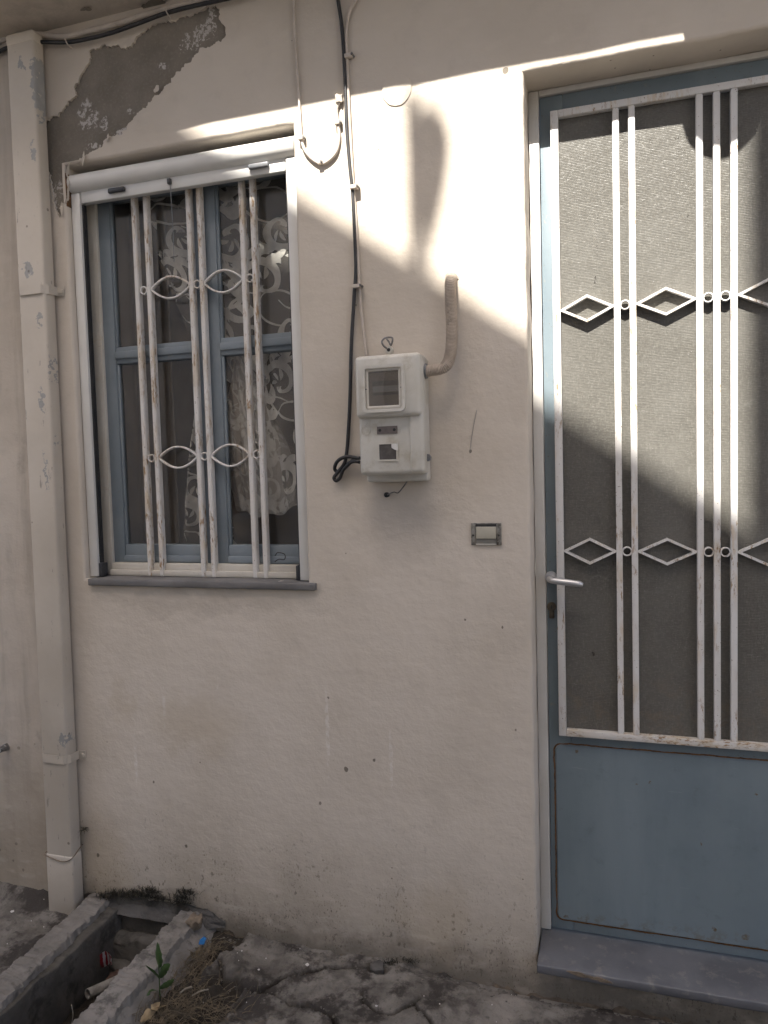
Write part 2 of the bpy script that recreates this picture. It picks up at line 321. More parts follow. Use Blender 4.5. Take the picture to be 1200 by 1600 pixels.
# ------------------------------------------------------------------ mesh helpers
def link(name, me, mat=None, parent=None):
    o = bpy.data.objects.new(name, me); COL.objects.link(o)
    if me is not None and mat is not None: me.materials.append(MT[mat] if isinstance(mat, str) else mat)
    if parent is not None:
        o.parent = parent; o.matrix_parent_inverse = parent.matrix_world.inverted() if parent.type != 'EMPTY' else Matrix.Translation(-parent.location)
    return o
def thing(name, label, cat, loc=(0, 0, 0), group=None):
    o = bpy.data.objects.new(name, None); COL.objects.link(o); o.location = loc; o.empty_display_size = .05
    o['label'] = label; o['category'] = cat
    if group: o['group'] = group
    return o
def tag(o, label, cat, group=None):
    o['label'] = label; o['category'] = cat
    if group: o['group'] = group
    return o
def mesh(name, vs, fs, smooth=False):
    me = bpy.data.meshes.new(name); me.from_pydata([tuple(v) for v in vs], [], fs); me.update()
    if smooth: me.polygons.foreach_set('use_smooth', [True]*len(me.polygons))
    return me
def box(name, x0, x1, y0, y1, z0, z1, mat, parent=None, bev=0.0, seg=2):
    bm = bmesh.new(); bmesh.ops.create_cube(bm, size=1.0)
    bmesh.ops.scale(bm, vec=(abs(x1-x0), abs(y1-y0), abs(z1-z0)), verts=bm.verts)
    bmesh.ops.translate(bm, vec=((x0+x1)/2, (y0+y1)/2, (z0+z1)/2), verts=bm.verts)
    if bev: bmesh.ops.bevel(bm, geom=bm.edges[:], offset=bev, segments=seg, profile=.5, affect='EDGES', clamp_overlap=True)
    me = bpy.data.meshes.new(name); bm.to_mesh(me); bm.free()
    if bev:
        me.polygons.foreach_set('use_smooth', [True]*len(me.polygons)); me.set_sharp_from_angle(angle=R(40))
    return link(name, me, mat, parent)
def rough_box(name, x0, x1, y0, y1, z0, z1, mat, parent=None, step=.02, amp=.006, sc=14, rnd=.012):
    bm = bmesh.new(); bmesh.ops.create_cube(bm, size=1.0)
    bmesh.ops.scale(bm, vec=(x1-x0, y1-y0, z1-z0), verts=bm.verts); bmesh.ops.translate(bm, vec=((x0+x1)/2, (y0+y1)/2, (z0+z1)/2), verts=bm.verts)
    bmesh.ops.bevel(bm, geom=bm.edges[:], offset=rnd, segments=2, profile=.5, affect='EDGES')
    for ax, (a, b) in enumerate(((x0, x1), (y0, y1), (z0, z1))):
        n = max(1, int((b-a)/step))
        for i in range(1, n):
            c = [0, 0, 0]; c[ax] = a+(b-a)*i/n; nn = [0, 0, 0]; nn[ax] = 1
            bmesh.ops.bisect_plane(bm, geom=bm.verts[:]+bm.edges[:]+bm.faces[:], plane_co=c, plane_no=nn)
    for v in bm.verts:
        p = v.co; v.co = p + Vector((fbm(p.x, p.y, p.z, sc), fbm(p.x+9, p.y, p.z, sc), fbm(p.x, p.y+9, p.z, sc)))*amp
    me = bpy.data.meshes.new(name); bm.to_mesh(me); bm.free(); me.polygons.foreach_set('use_smooth', [True]*len(me.polygons))
    return link(name, me, mat, parent)
def spline(pts, n=8):
    pts = [Vector(p) for p in pts]; out = []
    P = [pts[0]*2-pts[1]] + pts + [pts[-1]*2-pts[-2]]
    for i in range(1, len(P)-2):
        for k in range(n):
            t = k/n; a, b, c, d = P[i-1], P[i], P[i+1], P[i+2]
            out.append(.5*((2*b)+(c-a)*t+(2*a-5*b+4*c-d)*t*t+(3*b-a-3*c+d)*t*t*t))
    out.append(pts[-1]); return out
def tube_data(pts, rad, seg=10, cap=True):
    vs, fs = [], []; n = len(pts); prev = None
    for i, p in enumerate(pts):
        t = (pts[min(i+1, n-1)]-pts[max(i-1, 0)]).normalized()
        if prev is None: a = t.orthogonal().normalized()
        else: a = (prev - t*prev.dot(t)).normalized()
        prev = a; b = t.cross(a); r_ = rad(i/(n-1)) if callable(rad) else rad
        for k in range(seg):
            an = 2*math.pi*k/seg; vs.append(p + (a*math.cos(an)+b*math.sin(an))*r_)
    for i in range(n-1):
        for k in range(seg): fs.append((i*seg+k, i*seg+(k+1) % seg, (i+1)*seg+(k+1) % seg, (i+1)*seg+k))
    if cap: fs.append(tuple(range(seg-1, -1, -1))); fs.append(tuple((n-1)*seg+k for k in range(seg)))
    return vs, fs
def tube(name, pts, rad, mat, parent=None, seg=10, smooth_n=8):
    if smooth_n: pts = spline(pts, smooth_n)
    else: pts = [Vector(p) for p in pts]
    return link(name, mesh(name, *tube_data(pts, rad, seg), smooth=True), mat, parent)
def bars_closed(path, width, depth):
    # closed flat-bar outline in the xz plane (width across, depth along y), path = list of (x,z)
    n = len(path); vs, fs = [], []
    for i in range(n):
        p = Vector(path[i]); a = (Vector(path[(i+1) % n])-p).normalized(); b = (p-Vector(path[i-1])).normalized()
        t = (a+b).normalized(); nn = Vector((-t.y, t.x)); k = 1/max(.35, nn.dot(Vector((-a.y, a.x))))
        for s_ in (-.5, .5):
            q = p+nn*(width*s_*k)
            for y in (0, depth): vs.append((q.x, y, q.y))
    for i in range(n):
        j = (i+1) % n; A, B = i*4, j*4
        fs += [(A, B, B+2, A+2), (A+1, A+3, B+3, B+1), (A, A+1, B+1, B), (A+2, B+2, B+3, A+3)]
    return vs, fs
def torus_xz(cx, cz, r_, w_, dep, y0, n=20):
    pth = [(cx+r_*math.cos(2*math.pi*i/n), cz+r_*math.sin(2*math.pi*i/n)) for i in range(n)]
    vs, fs = bars_closed(pth, w_, dep); return [(v[0], v[1]+y0, v[2]) for v in vs], fs
def disc(name, cx, cz, y0, y1, r_, mat, parent=None, n=20, bev=.0):
    vs, fs = [], []
    for y in (y0, y1):
        for i in range(n): vs.append((cx+r_*math.cos(2*math.pi*i/n), y, cz+r_*math.sin(2*math.pi*i/n)))
    fs.append(tuple(range(n))); fs.append(tuple(range(2*n-1, n-1, -1)))
    for i in range(n): fs.append((i, n+i, n+(i+1) % n, (i+1) % n))
    me = mesh(name, vs, fs); bm = bmesh.new(); bm.from_mesh(me); bmesh.ops.recalc_face_normals(bm, faces=bm.faces)
    if bev: bmesh.ops.bevel(bm, geom=[e for e in bm.edges if abs(e.verts[0].co.y-e.verts[1].co.y) < 1e-6], offset=bev, segments=2, affect='EDGES')
    bm.to_mesh(me); bm.free(); me.polygons.foreach_set('use_smooth', [True]*len(me.polygons)); me.set_sharp_from_angle(angle=R(40))
    return link(name, me, mat, parent)
def jag(poly, step, amp, seed=0, closed=True):
    # fractal edge: subdivide and push sideways
    out = []; n = len(poly)
    for i in range(n if closed else n-1):
        a = Vector(poly[i]); b = Vector(poly[(i+1) % n]); L = (b-a).length; m = max(1, int(L/step)); nn = Vector((-(b-a).y, (b-a).x)).normalized() if L > 0 else Vector((0, 0))
        for k in range(m):
            p = a.lerp(b, k/m); d = fbm(p.x+seed, p.y, seed*.7, 28, 4)*amp + fbm(p.x, p.y+seed, 3, 110, 2)*amp*.5
            out.append(p + nn*d)
    if not closed: out.append(Vector(poly[-1]))
    return out

# ================================================================== LARGE STRUCTURE
# ---- ground: large sheet with the drain pit left open
PX0, PX1, PY0 = -1.64, -1.29, -.60
gv = []; gf = []
for (a, b, c, d) in ((-40, PX0, -40, .3), (PX1, 40, -40, .3), (PX0, PX1, -40, PY0), (-40, 40, .3, 40)):
    i = len(gv); gv += [(a, c, -.035), (b, c, -.035), (b, d, -.035), (a, d, -.035)]; gf.append((i, i+1, i+2, i+3))
o = link('ground', mesh('ground', gv, gf), 'asphalt'); o['kind'] = 'structure'

# cracked cement strip along the foot of the wall
cr1 = [gr(*p) for p in ((392, 1551), (412, 1548), (430, 1550), (450, 1560), (465, 1568), (490, 1573), (515, 1583), (522, 1590), (526, 1606))]
cr2 = [gr(*p) for p in ((392, 1551), (415, 1540), (440, 1526), (470, 1517), (510, 1510), (560, 1508), (585, 1510))]
cr3 = [gr(*p) for p in ((565, 1550), (568, 1562), (585, 1575), (615, 1582), (640, 1570), (655, 1558))]
cr4 = [gr(*p) for p in ((645, 1566), (660, 1580), (680, 1600))]
cr5 = [gr(*p) for p in ((343, 1505), (347, 1530), (352, 1545), (392, 1551))]
def segd(p, a, b):
    ab = b-a; t = max(0, min(1, (p-a).dot(ab)/max(1e-9, ab.dot(ab)))); return (p-(a+ab*t)).length
CR = []
for cr, wd, dp in ((cr1, .008, .028), (cr2, .009, .026), (cr3, .006, .014), (cr4, .006, .014), (cr5, .006, .016)):
    for a, b in zip(cr, cr[1:]): CR.append((Vector((a.x, a.y)), Vector((b.x, b.y)), wd, dp))
soilc = [gr(*p) for p in ((322, 1475), (300, 1500), (285, 1530), (300, 1570), (330, 1560), (250, 1590), (345, 1462))]
def soil_at(x, y):
    d = min(math.hypot(x-c.x, (y-c.y)*.8) for c in soilc) + fbm(x, y, 0, 18)*.025
    return max(0, min(1, (.085-d)/.02))
hole = gr(590, 1515)
FZ = [(-2.8, .035), (-1.87, .03), (-1.82, -.012), (-1.70, -.012), (-1.312, .025), (-1.185, .003), (-1.016, -.007), (-.823, -.012), (-.638, -.002), (-.482, -.023), (-.296, -.032), (-.207, -.037), (.8, -.05)]
def footz(x):
    for (a, b), (c, d) in zip(FZ, FZ[1:]):
        if x <= c: return b+(d-b)*(x-a)/(c-a)
    return -.05
def ph(x, y):
    z = fbm(x, y, 0, 3)*.009 + fbm(x, y, 4, 12)*.007 + fbm(x, y, 8, 45)*.0034 - .006*max(0, .25-abs(fbm(x, y, 6, 5, 3)))*4*.5
    p = Vector((x, y))
    n1 = Vector((fbm(x, y, 2, 40)*.004, fbm(y, x, 5, 40)*.004))
    for a, b, wd, dp in CR:
        if abs(p.x-a.x) < .12 and abs(p.y-a.y) < .12:
            d = segd(p+n1, a, b)
            if d < wd: z -= dp*(1-(d/wd)**2)
    # broken lip along the wall foot
    wl = max(0, 1-abs(y)/.065); wl = wl*wl*(3-2*wl); z = z*(1-.7*wl) + (footz(x)+.004+.010*fbm(x, y, 3, 22))*wl
    d = math.hypot(x-hole.x, (y-hole.y-.005)*1.4); z -= .022*max(0, 1-(d/.035)**2)
    # stone-like hump beside the litter
    q = gr(350, 1530); d = math.hypot((x-q.x)*.9, (y-q.y)*.75); z += .040*max(0, 1-(d/.10)**2)*(.8+.5*fbm(x, y, 1, 20))
    return z - .022*soil_at(x, y)
def crackm(x, y):
    p = Vector((x+fbm(x, y, 2, 40)*.004, y+fbm(y, x, 5, 40)*.004)); m = 0
    for a, b, wd, dp in CR:
        if abs(p.x-a.x) < .12 and abs(p.y-a.y) < .12: m = max(m, 1.25-segd(p, a, b)/wd)
    return max(0, min(1, m))
def sheet(name, x0, x1, y0, y1, st):
    nx = int((x1-x0)/st); ny = int((y1-y0)/st); vs = []; soil = []
    for j in range(ny+1):
        for i in range(nx+1):
            x = x0+(x1-x0)*i/nx; y = y0+(y1-y0)*j/ny; vs.append((x, y, ph(x, y))); soil.append(max(soil_at(x, y), crackm(x, y)))
    fs = [(j*(nx+1)+i, j*(nx+1)+i+1, (j+1)*(nx+1)+i+1, (j+1)*(nx+1)+i) for j in range(ny) for i in range(nx)]
    me = mesh(name, vs, fs, True); at_ = me.attributes.new('soil', 'FLOAT', 'POINT'); at_.data.foreach_set('value', soil)
    o = link(name, me, 'pave'); o['kind'] = 'structure'; return o
sheet('pavement', -1.285, .62, -.45, .03, .0042)
sheet('pavement', -2.9, -1.645, -.62, .03, .011)
sheet('pavement', .62, 2.6, -.45, .03, .016); sheet('pavement', -1.285, 2.6, -2.4, -.45, .028); sheet('pavement', -2.9, -1.645, -2.4, -.62, .028); sheet('pavement', -1.645, -1.285, -2.4, -.66, .028)

# ---- the house wall: plaster with openings, peeled patch, crumbling foot
WX0, WX1, ZS = -1.80, 2.6, 2.888
WIN = (-1.66, -.862, 1.128, 2.462)       # window opening x0 x1 z0 z1
DOR = (-.205, .752, .100, 2.487)         # door opening
house = thing('house_wall', 'cream plastered house wall with peeled patch and crumbling foot', 'wall', (0, 0, 0))
AR = .009
def rect_loop(x0, x1, z0, z1, st=.025):
    pts = []
    def seg(a, b):
        n = max(2, int((Vector(b)-Vector(a)).length/st))
        for i in range(n): pts.append(Vector(a).lerp(Vector(b), i/n))
    seg((x0, z0), (x1, z0)); seg((x1, z0), (x1, z1)); seg((x1, z1), (x0, z1)); seg((x0, z1), (x0, z0)); return pts
def wobl(p, ctr):
    a = .0035*fbm(p.x, p.y, 0, 9)+.0015*fbm(p.x, p.y, 5, 45); return Vector((p.x+a*(1 if p.x < ctr[0] else -1)*.6, p.y+a*.6))
patch_px = [(66, 190), (86, 178), (105, 160), (122, 148), (117, 137), (125, 122), (137, 100), (142, 76), (160, 70), (178, 71), (200, 73), (212, 60), (225, 50), (245, 38), (275, 30), (290, 20), (300, 18), (318, 12), (337, 7), (343, 25), (354, 55), (345, 63), (330, 68), (318, 75), (303, 90), (288, 102), (270, 122), (255, 140), (240, 150), (225, 168), (208, 185), (197, 200), (192, 210), (168, 214), (163, 226), (140, 240), (124, 246), (120, 254), (108, 256), (104, 264), (106, 280), (104, 296), (103, 315), (96, 318), (94, 340), (88, 330), (82, 312), (78, 288), (72, 258), (66, 230)]
patch = jag([(at(*p).x, at(*p).z) for p in patch_px], .004, .012, 3)
foot_pts = [(WX0, .055)]
for (a, b) in ((300, 1432), (330, 1445), (355, 1452), (380, 1462), (430, 1470), (480, 1480), (520, 1489), (570, 1499), (610, 1500), (640, 1512), (690, 1525), (740, 1536), (790, 1548), (840, 1560)): p = at(a, b); foot_pts.append((p.x, p.z))
foot_pts += [(.1, -.035), (.6, -.04), (WX1, -.04)]
foot = jag([(x, z-.010) for x, z in foot_pts], .006, .016, 9, closed=False)
loops = [[Vector((WX0, ZS))] + foot + [Vector((WX1, ZS))]]
def clean(l): return l
hole_loops = []
rings = []
for (x0, x1, z0, z1), dep in ((WIN, .135), ((DOR[0], DOR[1], .060, DOR[3]), .125)):
    base = rect_loop(x0, x1, z0, z1); c = ((x0+x1)/2, (z0+z1)/2)
    base = [wobl(p, c) for p in base]
    outer = [Vector((p.x+(AR if p.x > c[0] else -AR)*(1 if (abs(p.x-x0) < .012 or abs(p.x-x1) < .012) else 0), p.y+(AR if p.y > c[1] else -AR)*(1 if (abs(p.y-z0) < .012 or abs(p.y-z1) < .012) else 0))) for p in base]
    rings.append((base, outer, dep)); hole_loops.append(outer)
V2 = []; E2 = []
for lp in loops+hole_loops+[patch]:
    i0 = len(V2); V2 += lp; n = len(lp); E2 += [(i0+k, i0+(k+1) % n) for k in range(n)]
rv, re, rf, *_ = delaunay_2d_cdt([Vector((p[0], p[1])) for p in V2], E2, [], 0, 1e-7)
def inside(poly, x, z):
    r_ = False; j = len(poly)-1
    for i in range(len(poly)):
        a, b = poly[i], poly[j]
        if (a[1] > z) != (b[1] > z) and x < (b[0]-a[0])*(z-a[1])/(b[1]-a[1])+a[0]: r_ = not r_
        j = i
    return r_
def keep(f):
    x = sum(rv[i].x for i in f)/3; z = sum(rv[i].y for i in f)/3
    return inside(loops[0], x, z) and not any(inside(l, x, z) for l in hole_loops+[patch])
rf = [f for f in rf if keep(f)]
bm = bmesh.new(); bv = [bm.verts.new((p.x, 0, p.y)) for p in rv]
for f in rf:
    try: bm.faces.new([bv[i] for i in f])
    except ValueError: pass
bmesh.ops.recalc_face_normals(bm, faces=bm.faces)
if bm.faces and sum(f.normal.y*f.calc_area() for f in bm.faces) > 0: bmesh.ops.reverse_faces(bm, faces=bm.faces[:])
# lips of the peeled patch and of the foot (plaster thickness), then reveals
def strip(loop, prof, closed=True):
    vv = []
    for p in loop: vv.append([bm.verts.new(q) for q in prof(p)])
    n = len(vv)
    for i in range(n if closed else n-1):
        for k in range(len(vv[0])-1):
            f = bm.faces.new((vv[i][k], vv[(i+1) % n][k], vv[(i+1) % n][k+1], vv[i][k+1])); f.smooth = True
strip(patch, lambda p: [(p[0], 0, p[1]), (p[0], .009, p[1])])
strip(foot, lambda p: [(p[0], 0, p[1]), (p[0], .012, p[1]+.002)], False)
for base, outer, dep in rings:
    n = len(base); vv = []
    for p, q in zip(base, outer):
        pr = []
        for k in range(4):
            a = k/3*math.pi/2; pr.append((q.x+(p.x-q.x)*math.sin(a), AR*(1-math.cos(a)), q.y+(p.y-q.y)*math.sin(a)))
        pr.append((p.x, dep, p.y)); vv.append([bm.verts.new(t) for t in pr])
    for i in range(n):
        for k in range(4):
            f = bm.faces.new((vv[i][k], vv[i][k+1], vv[(i+1) % n][k+1], vv[(i+1) % n][k])); f.smooth = True
me = bpy.data.meshes.new('plaster'); bm.to_mesh(me); bm.free(); me.set_sharp_from_angle(angle=R(50))
link('plaster', me, 'plaster', house)
# cement coat behind the peeled patch, and the mortar foot
pv = [at(*p, .0055) for p in ((40, -30), (400, -30), (400, 200), (160, 300), (110, 360), (60, 360))]
vs = []; fs = []; nx = ny = 60
for j in range(ny+1):
    for i in range(nx+1):
        x = -1.80+.80*i/nx; z = 2.20+.686*j/ny; vs.append((x, .0070+.0018*fbm(x, 0, z, 9)+.0008*fbm(x, 1, z, 60), z))
for j in range(ny):
    for i in range(nx):
        x = -1.80+.80*(i+.5)/nx; z = 2.20+.686*(j+.5)/ny
        if x > WIN[0]-.012 and z < WIN[3]+.012: continue
        fs.append((j*(nx+1)+i, (j)*(nx+1)+i+1, (j+1)*(nx+1)+i+1, (j+1)*(nx+1)+i))
o = link('bare_render', mesh('bare_render', vs, fs, True), 'bare', house); o['label'] = 'bare grey cement where the paint and plaster have peeled off'
# loose flakes of whitewash curling at the edge of the peeled patch
def flake(px, py, w_, h_, tilt):
    p = at(px, py); n = 6; vs = []; fs = []
    for j in range(n+1):
        for i in range(3):
            t = j/n; ww = w_*(.4+.6*math.sin(math.pi*min(1, t+.12)))*(.8+.3*N3(t*5, px, 0)); x = (i-1)*ww/2; z = -h_*t
            xx = x*math.cos(tilt)-z*math.sin(tilt); zz = x*math.sin(tilt)+z*math.cos(tilt); vs.append((p.x+xx, -.001-.006*t*t-.002*abs(i-1), p.z+zz))
    for j in range(n):
        for i in range(2): fs.append((j*3+i, j*3+i+1, (j+1)*3+i+1, (j+1)*3+i))
    o = link('paint_flake', mesh('paint_flake', vs, fs, True), 'plaster', house); md = o.modifiers.new('s', 'SOLIDIFY'); md.thickness = .0015
for a in ((243, 138, .03, .02, .9), (97, 322, .012, .035, .1), (168, 216, .03, .012, 1.3), (104, 306, .008, .028, -.2), (130, 249, .05, .012, 1.4)): flake(*a)
vs = []; fs = []; n = 260
for i in range(n+1):
    x = WX0+(1.5-WX0)*i/n
    for k, (y, z) in enumerate(((.030, .20 if x < DOR[0]-.01 else .066), (.0125, .16 if x < DOR[0]-.01 else .062), (.010, .06), (.007, .015), (.003, -.02), (-.006, -.07))):
        vs.append((x, y+.003*fbm(x, k, 0, 30)-.004*(k > 2)*(.5+fbm(x, k*.3, 7, 11)), z+.008*fbm(x, k, 3, 22)))
for i in range(n):
    for k in range(5): fs.append((i*6+k, i*6+k+1, (i+1)*6+k+1, (i+1)*6+k))
o = link('mortar_foot', mesh('mortar_foot', vs, fs, True), 'mortar', house); o['label'] = 'crumbling brown mortar at the foot of the wall'
# round filled hole, an uneven skim disc
p = at(620, 140); pts = []
for i in range(44):
    a = 2*math.pi*i/44; r_ = .0435*(1+.05*fbm(math.cos(a), math.sin(a), 2, 1.6)); pts.append((p.x+r_*math.cos(a), p.z+r_*math.sin(a)*1.03))
vs = [(x, -.0002, z) for x, z in pts]+[(p.x+(x-p.x)*.96, -.0026, p.z+(z-p.z)*.96) for x, z in pts]; n = 44
fs = [(i, (i+1) % n, n+(i+1) % n, n+i) for i in range(n)]+[tuple(range(2*n-1, n-1, -1))]
link('filled_hole', mesh('filled_hole', vs, fs), 'plaster', house)
# cornice whose underside shows at the top left, upper wall, and the eave slab above that shades the wall
def slab(name, dep, z0, th, mat):
    bm = bmesh.new(); n = 240; secs = []
    for i in range(n+1):
        x = -7+14*i/n; d = .0035*fbm(x, 0, 0, 5) if abs(x) < 3 else 0
        secs.append([bm.verts.new(q) for q in ((x, .05, z0+.002*fbm(x, 0, 0, 3)), (x, -dep+.02, z0-.004+d), (x, -dep, z0-.004+d), (x, -dep-.003, z0+th+d), (x, .05, z0+th+.01))])
    for a, b in zip(secs, secs[1:]):
        for k in range(4): bm.faces.new((a[k], a[k+1], b[k+1], b[k]))
    bmesh.ops.recalc_face_normals(bm, faces=bm.faces); me = bpy.data.meshes.new(name); bm.to_mesh(me); bm.free(); return link(name, me, mat, house)
EZ = 3.12; EV = (EZ-.004-2.508)/math.tan(SUN_EL)*math.cos(SUN_AZ)
slab('cornice', .182, ZS, .05, 'plaster_n'); slab('eave_slab', EV, EZ, .10, 'plaster_n')
box('upper_wall', WX0-4, WX1+3, .0, .25, ZS+.052, EZ+.6, 'plaster_n', house)
for (a, b, rx, rz) in ((240, 6, .045, .02), (133, 13, .02, .008)):                   # flaked spots on the soffit
    q = gr(a, b, ZS-.004); pts = jag([(q.x+rx*math.cos(t*.7), q.y+rz*math.sin(t*.7)) for t in range(9)], .006, .008, a)
    link('flaked_spot', mesh('flaked_spot', [(p[0], p[1], ZS-.0065) for p in pts], [tuple(range(len(pts)))]), 'bare', house)

# ---- the neighbour's wall left of the downpipe, standing a little forward
vs = []; fs = []; nx, nz = 40, 90
for j in range(nz+1):
    for i in range(nx+1):
        x = -3.6+1.80*i/nx; z = -.06+2.95*j/nz; fold = .010*math.exp(-((x+1.98)/.03)**2)*max(0, math.sin(min(1, max(0, (z-.25)/1.3))*math.pi))
        vs.append((x, -.006-.006*fbm(x, 0, z, 3)-fold-.003*fbm(x, 0, z, 14), z))
fs = [(j*(nx+1)+i, j*(nx+1)+i+1, (j+1)*(nx+1)+i+1, (j+1)*(nx+1)+i) for j in range(nz) for i in range(nx)]
nw = thing('neighbour_wall', 'stained cream wall left of the square downpipe', 'wall', (-2.7, 0, 0))
link('old_plaster', mesh('old_plaster', vs, fs, True), 'plaster_n', nw)

# ---- room behind the window
x0, x1, y0, y1, z0, z1 = WIN[0]-.02, WIN[1]+.02, .1352, 1.6, WIN[2]-.1, WIN[3]+.05
rv_ = [(x0-.5, y0, z0), (x1+.5, y0, z0), (x1+.5, y1, z0), (x0-.5, y1, z0), (x0-.5, y0, z1), (x1+.5, y0, z1), (x1+.5, y1, z1), (x0-.5, y1, z1)]
rf_ = [(0, 1, 2, 3), (4, 7, 6, 5), (1, 5, 6, 2), (2, 6, 7, 3), (3, 7, 4, 0)]
i = len(rv_); a, b, c, d = WIN; rv_ += [(a-.002, y0, c-.002), (b+.002, y0, c-.002), (b+.002, y0, d+.002), (a-.002, y0, d+.002)]
rf_ += [(0, i, i+1, 1), (1, i+1, i+2, 5), (5, i+2, i+3, 4), (4, i+3, i, 0)]
o = link('room_interior', mesh('room_interior', rv_, rf_), 'room'); o['kind'] = 'structure'

# ---- houses across the alley: their roofline lets the sun through on this wall
L = 3.9; dx = -L*math.tan(SUN_AZ); dz = L*math.tan(SUN_EL)/math.cos(SUN_AZ)
def verge(x): return 2.25 + dz - .70*(x - (-.825+dx))
XE = at(1168, 600, .12).x + dx - .004
oh = thing('opposite_house', 'white gabled house across the alley, behind the viewer', 'house', (-3, -L, 0))
XR = -1.85
pol = [(-6.5, -.05), (XE, -.05), (XE, verge(XE)-.12), (XR, verge(XR)-.12), (-6.5, verge(XR)-.12-3.255)]
vs = [(x, -L, z) for x, z in pol]+[(x, -L-5, z) for x, z in pol]; n = 5
link('wall', mesh('wall', vs, [tuple(range(n))]+[tuple(range(2*n-1, n-1, -1))]+[(i, n+i, n+(i+1) % n, (i+1) % n) for i in range(n)]), 'wall_o', oh)
for (xa, xb) in ((XE, XR), (XR, -6.6)):
    za, zb = (verge(xa), verge(xb)) if xa == XE else (verge(XR), verge(XR)-3.325)
    vs = [(xa, -L+.0, za-.13), (xb, -L, zb-.13), (xb, -L, zb), (xa, -L, za)]; vs += [(x, -L-5.2, z) for x, y, z in vs]
    vs = [(x, y+.001 if y > -L-1 else y, z) for x, y, z in vs]
    link('roof', mesh('roof', vs, [(0, 1, 2, 3), (7, 6, 5, 4), (3, 2, 6, 7), (0, 4, 5, 1), (0, 3, 7, 4), (1, 5, 6, 2)]), 'terracotta', oh)
def owin(parent, x, z, w_=.8, h=1.2):
    o = box('window', x-w_/2, x+w_/2, -L-.02, -L+.035, z, z+h, 'shutter', parent, .006, 1)
    for k in range(2): box('shutter_leaf', x-w_/2+.03+k*w_/2, x+k*w_/2-.03, -L+.0355, -L+.05, z+.05, z+h-.05, 'shutter', o)
    box('window_ledge', x-w_/2-.06, x+w_/2+.06, -L-.01, -L+.10, z-.06, z-.005, 'wall_o', o)
for x in (-3.3, -1.3): owin(oh, x, 1.1)
for x in (-3.2, -1.2): owin(oh, x, 4.2)
ot = thing('opposite_tall_house', 'taller cream house across the alley, behind the viewer', 'house', (3, -L, 0))
box('wall', XE+.002, 3.2, -L-5, -L, -.05, 8.7, 'wall_o2', ot)
for x in (1.2, 2.4):
    for z in (1.0, 4.1, 6.6): owin(ot, x, z)
# unseen mast and bulge, shaped to cast the soft shadow left of the door
mp = at(648, 405); mx = mp.x+dx-.0; 
ms = thing('shadow_mast', 'unseen roof mast with a bulge across the alley, shaped to cast a soft shadow', 'mast_bulge', (mx, -L-.05, verge(mx)-.1))
tube('mast', [(mx, -L-.05, verge(mx)-.25), (mx, -L-.05, verge(mx)+.52)], .020, 'steel', ms, 8, 0)
tube('shadow_bulge', [(mx+.035, -L-.05, verge(mx)+.05), (mx+.045, -L-.05, verge(mx)+.20), (mx+.05, -L-.05, verge(mx)+.36), (mx+.045, -L-.05, verge(mx)+.46)], lambda t: .008+.050*math.sin(math.pi*min(1, (t+.02)**1.5*.80))**1.3, 'alu_w', ms, 16)
# unseen dome added under the eave to cast the rounded shadow on the glass
lx = at(1134, 40).x - math.tan(SUN_AZ)*(EV-.06); eave_caster = thing('eave_shadow_caster', 'unseen rounded form added under the eave to shade the door glass', 'eave_caster', (lx, -EV+.07, EZ))
rad = .098
vs = []; fs = []; ns = 28; prof = [(1.0, .0), (1.0, -.055), (.97, -.10), (.86, -.14), (.62, -.17), (.3, -.185), (0.02, -.19)]
for (k, z) in prof:
    for i in range(ns): vs.append((lx+rad*k*math.cos(2*math.pi*i/ns), -EV+.07+rad*.55*k*math.sin(2*math.pi*i/ns), EZ-.006+z))
for j in range(len(prof)-1):
    for i in range(ns): fs.append((j*ns+i, j*ns+(i+1) % ns, (j+1)*ns+(i+1) % ns, (j+1)*ns+i))
fs.append(tuple((len(prof)-1)*ns+i for i in range(ns)))
link('caster_dome', mesh('caster_dome', vs, fs, True), 'pvc', eave_caster)
box('caster_base', lx-.07, lx+.07, -EV+.035, -EV+.105, EZ-.02, EZ-.007, 'greyplastic', eave_caster, .004)

# ================================================================== WINDOW
win = thing('window', 'two-light blue-grey wooden window with cream outer frame', 'window', (-1.26, .08, WIN[2]))
sill = rough_box('stone_sill', at(137, 912, -.014).x, at(492, 912, -.014).x, -.014, .134, WIN[2]-.020, WIN[2]+.002, 'sillstone', win, .03, .0012, 30, .003)
sill['label'] = 'grey stone window sill with paint specks'
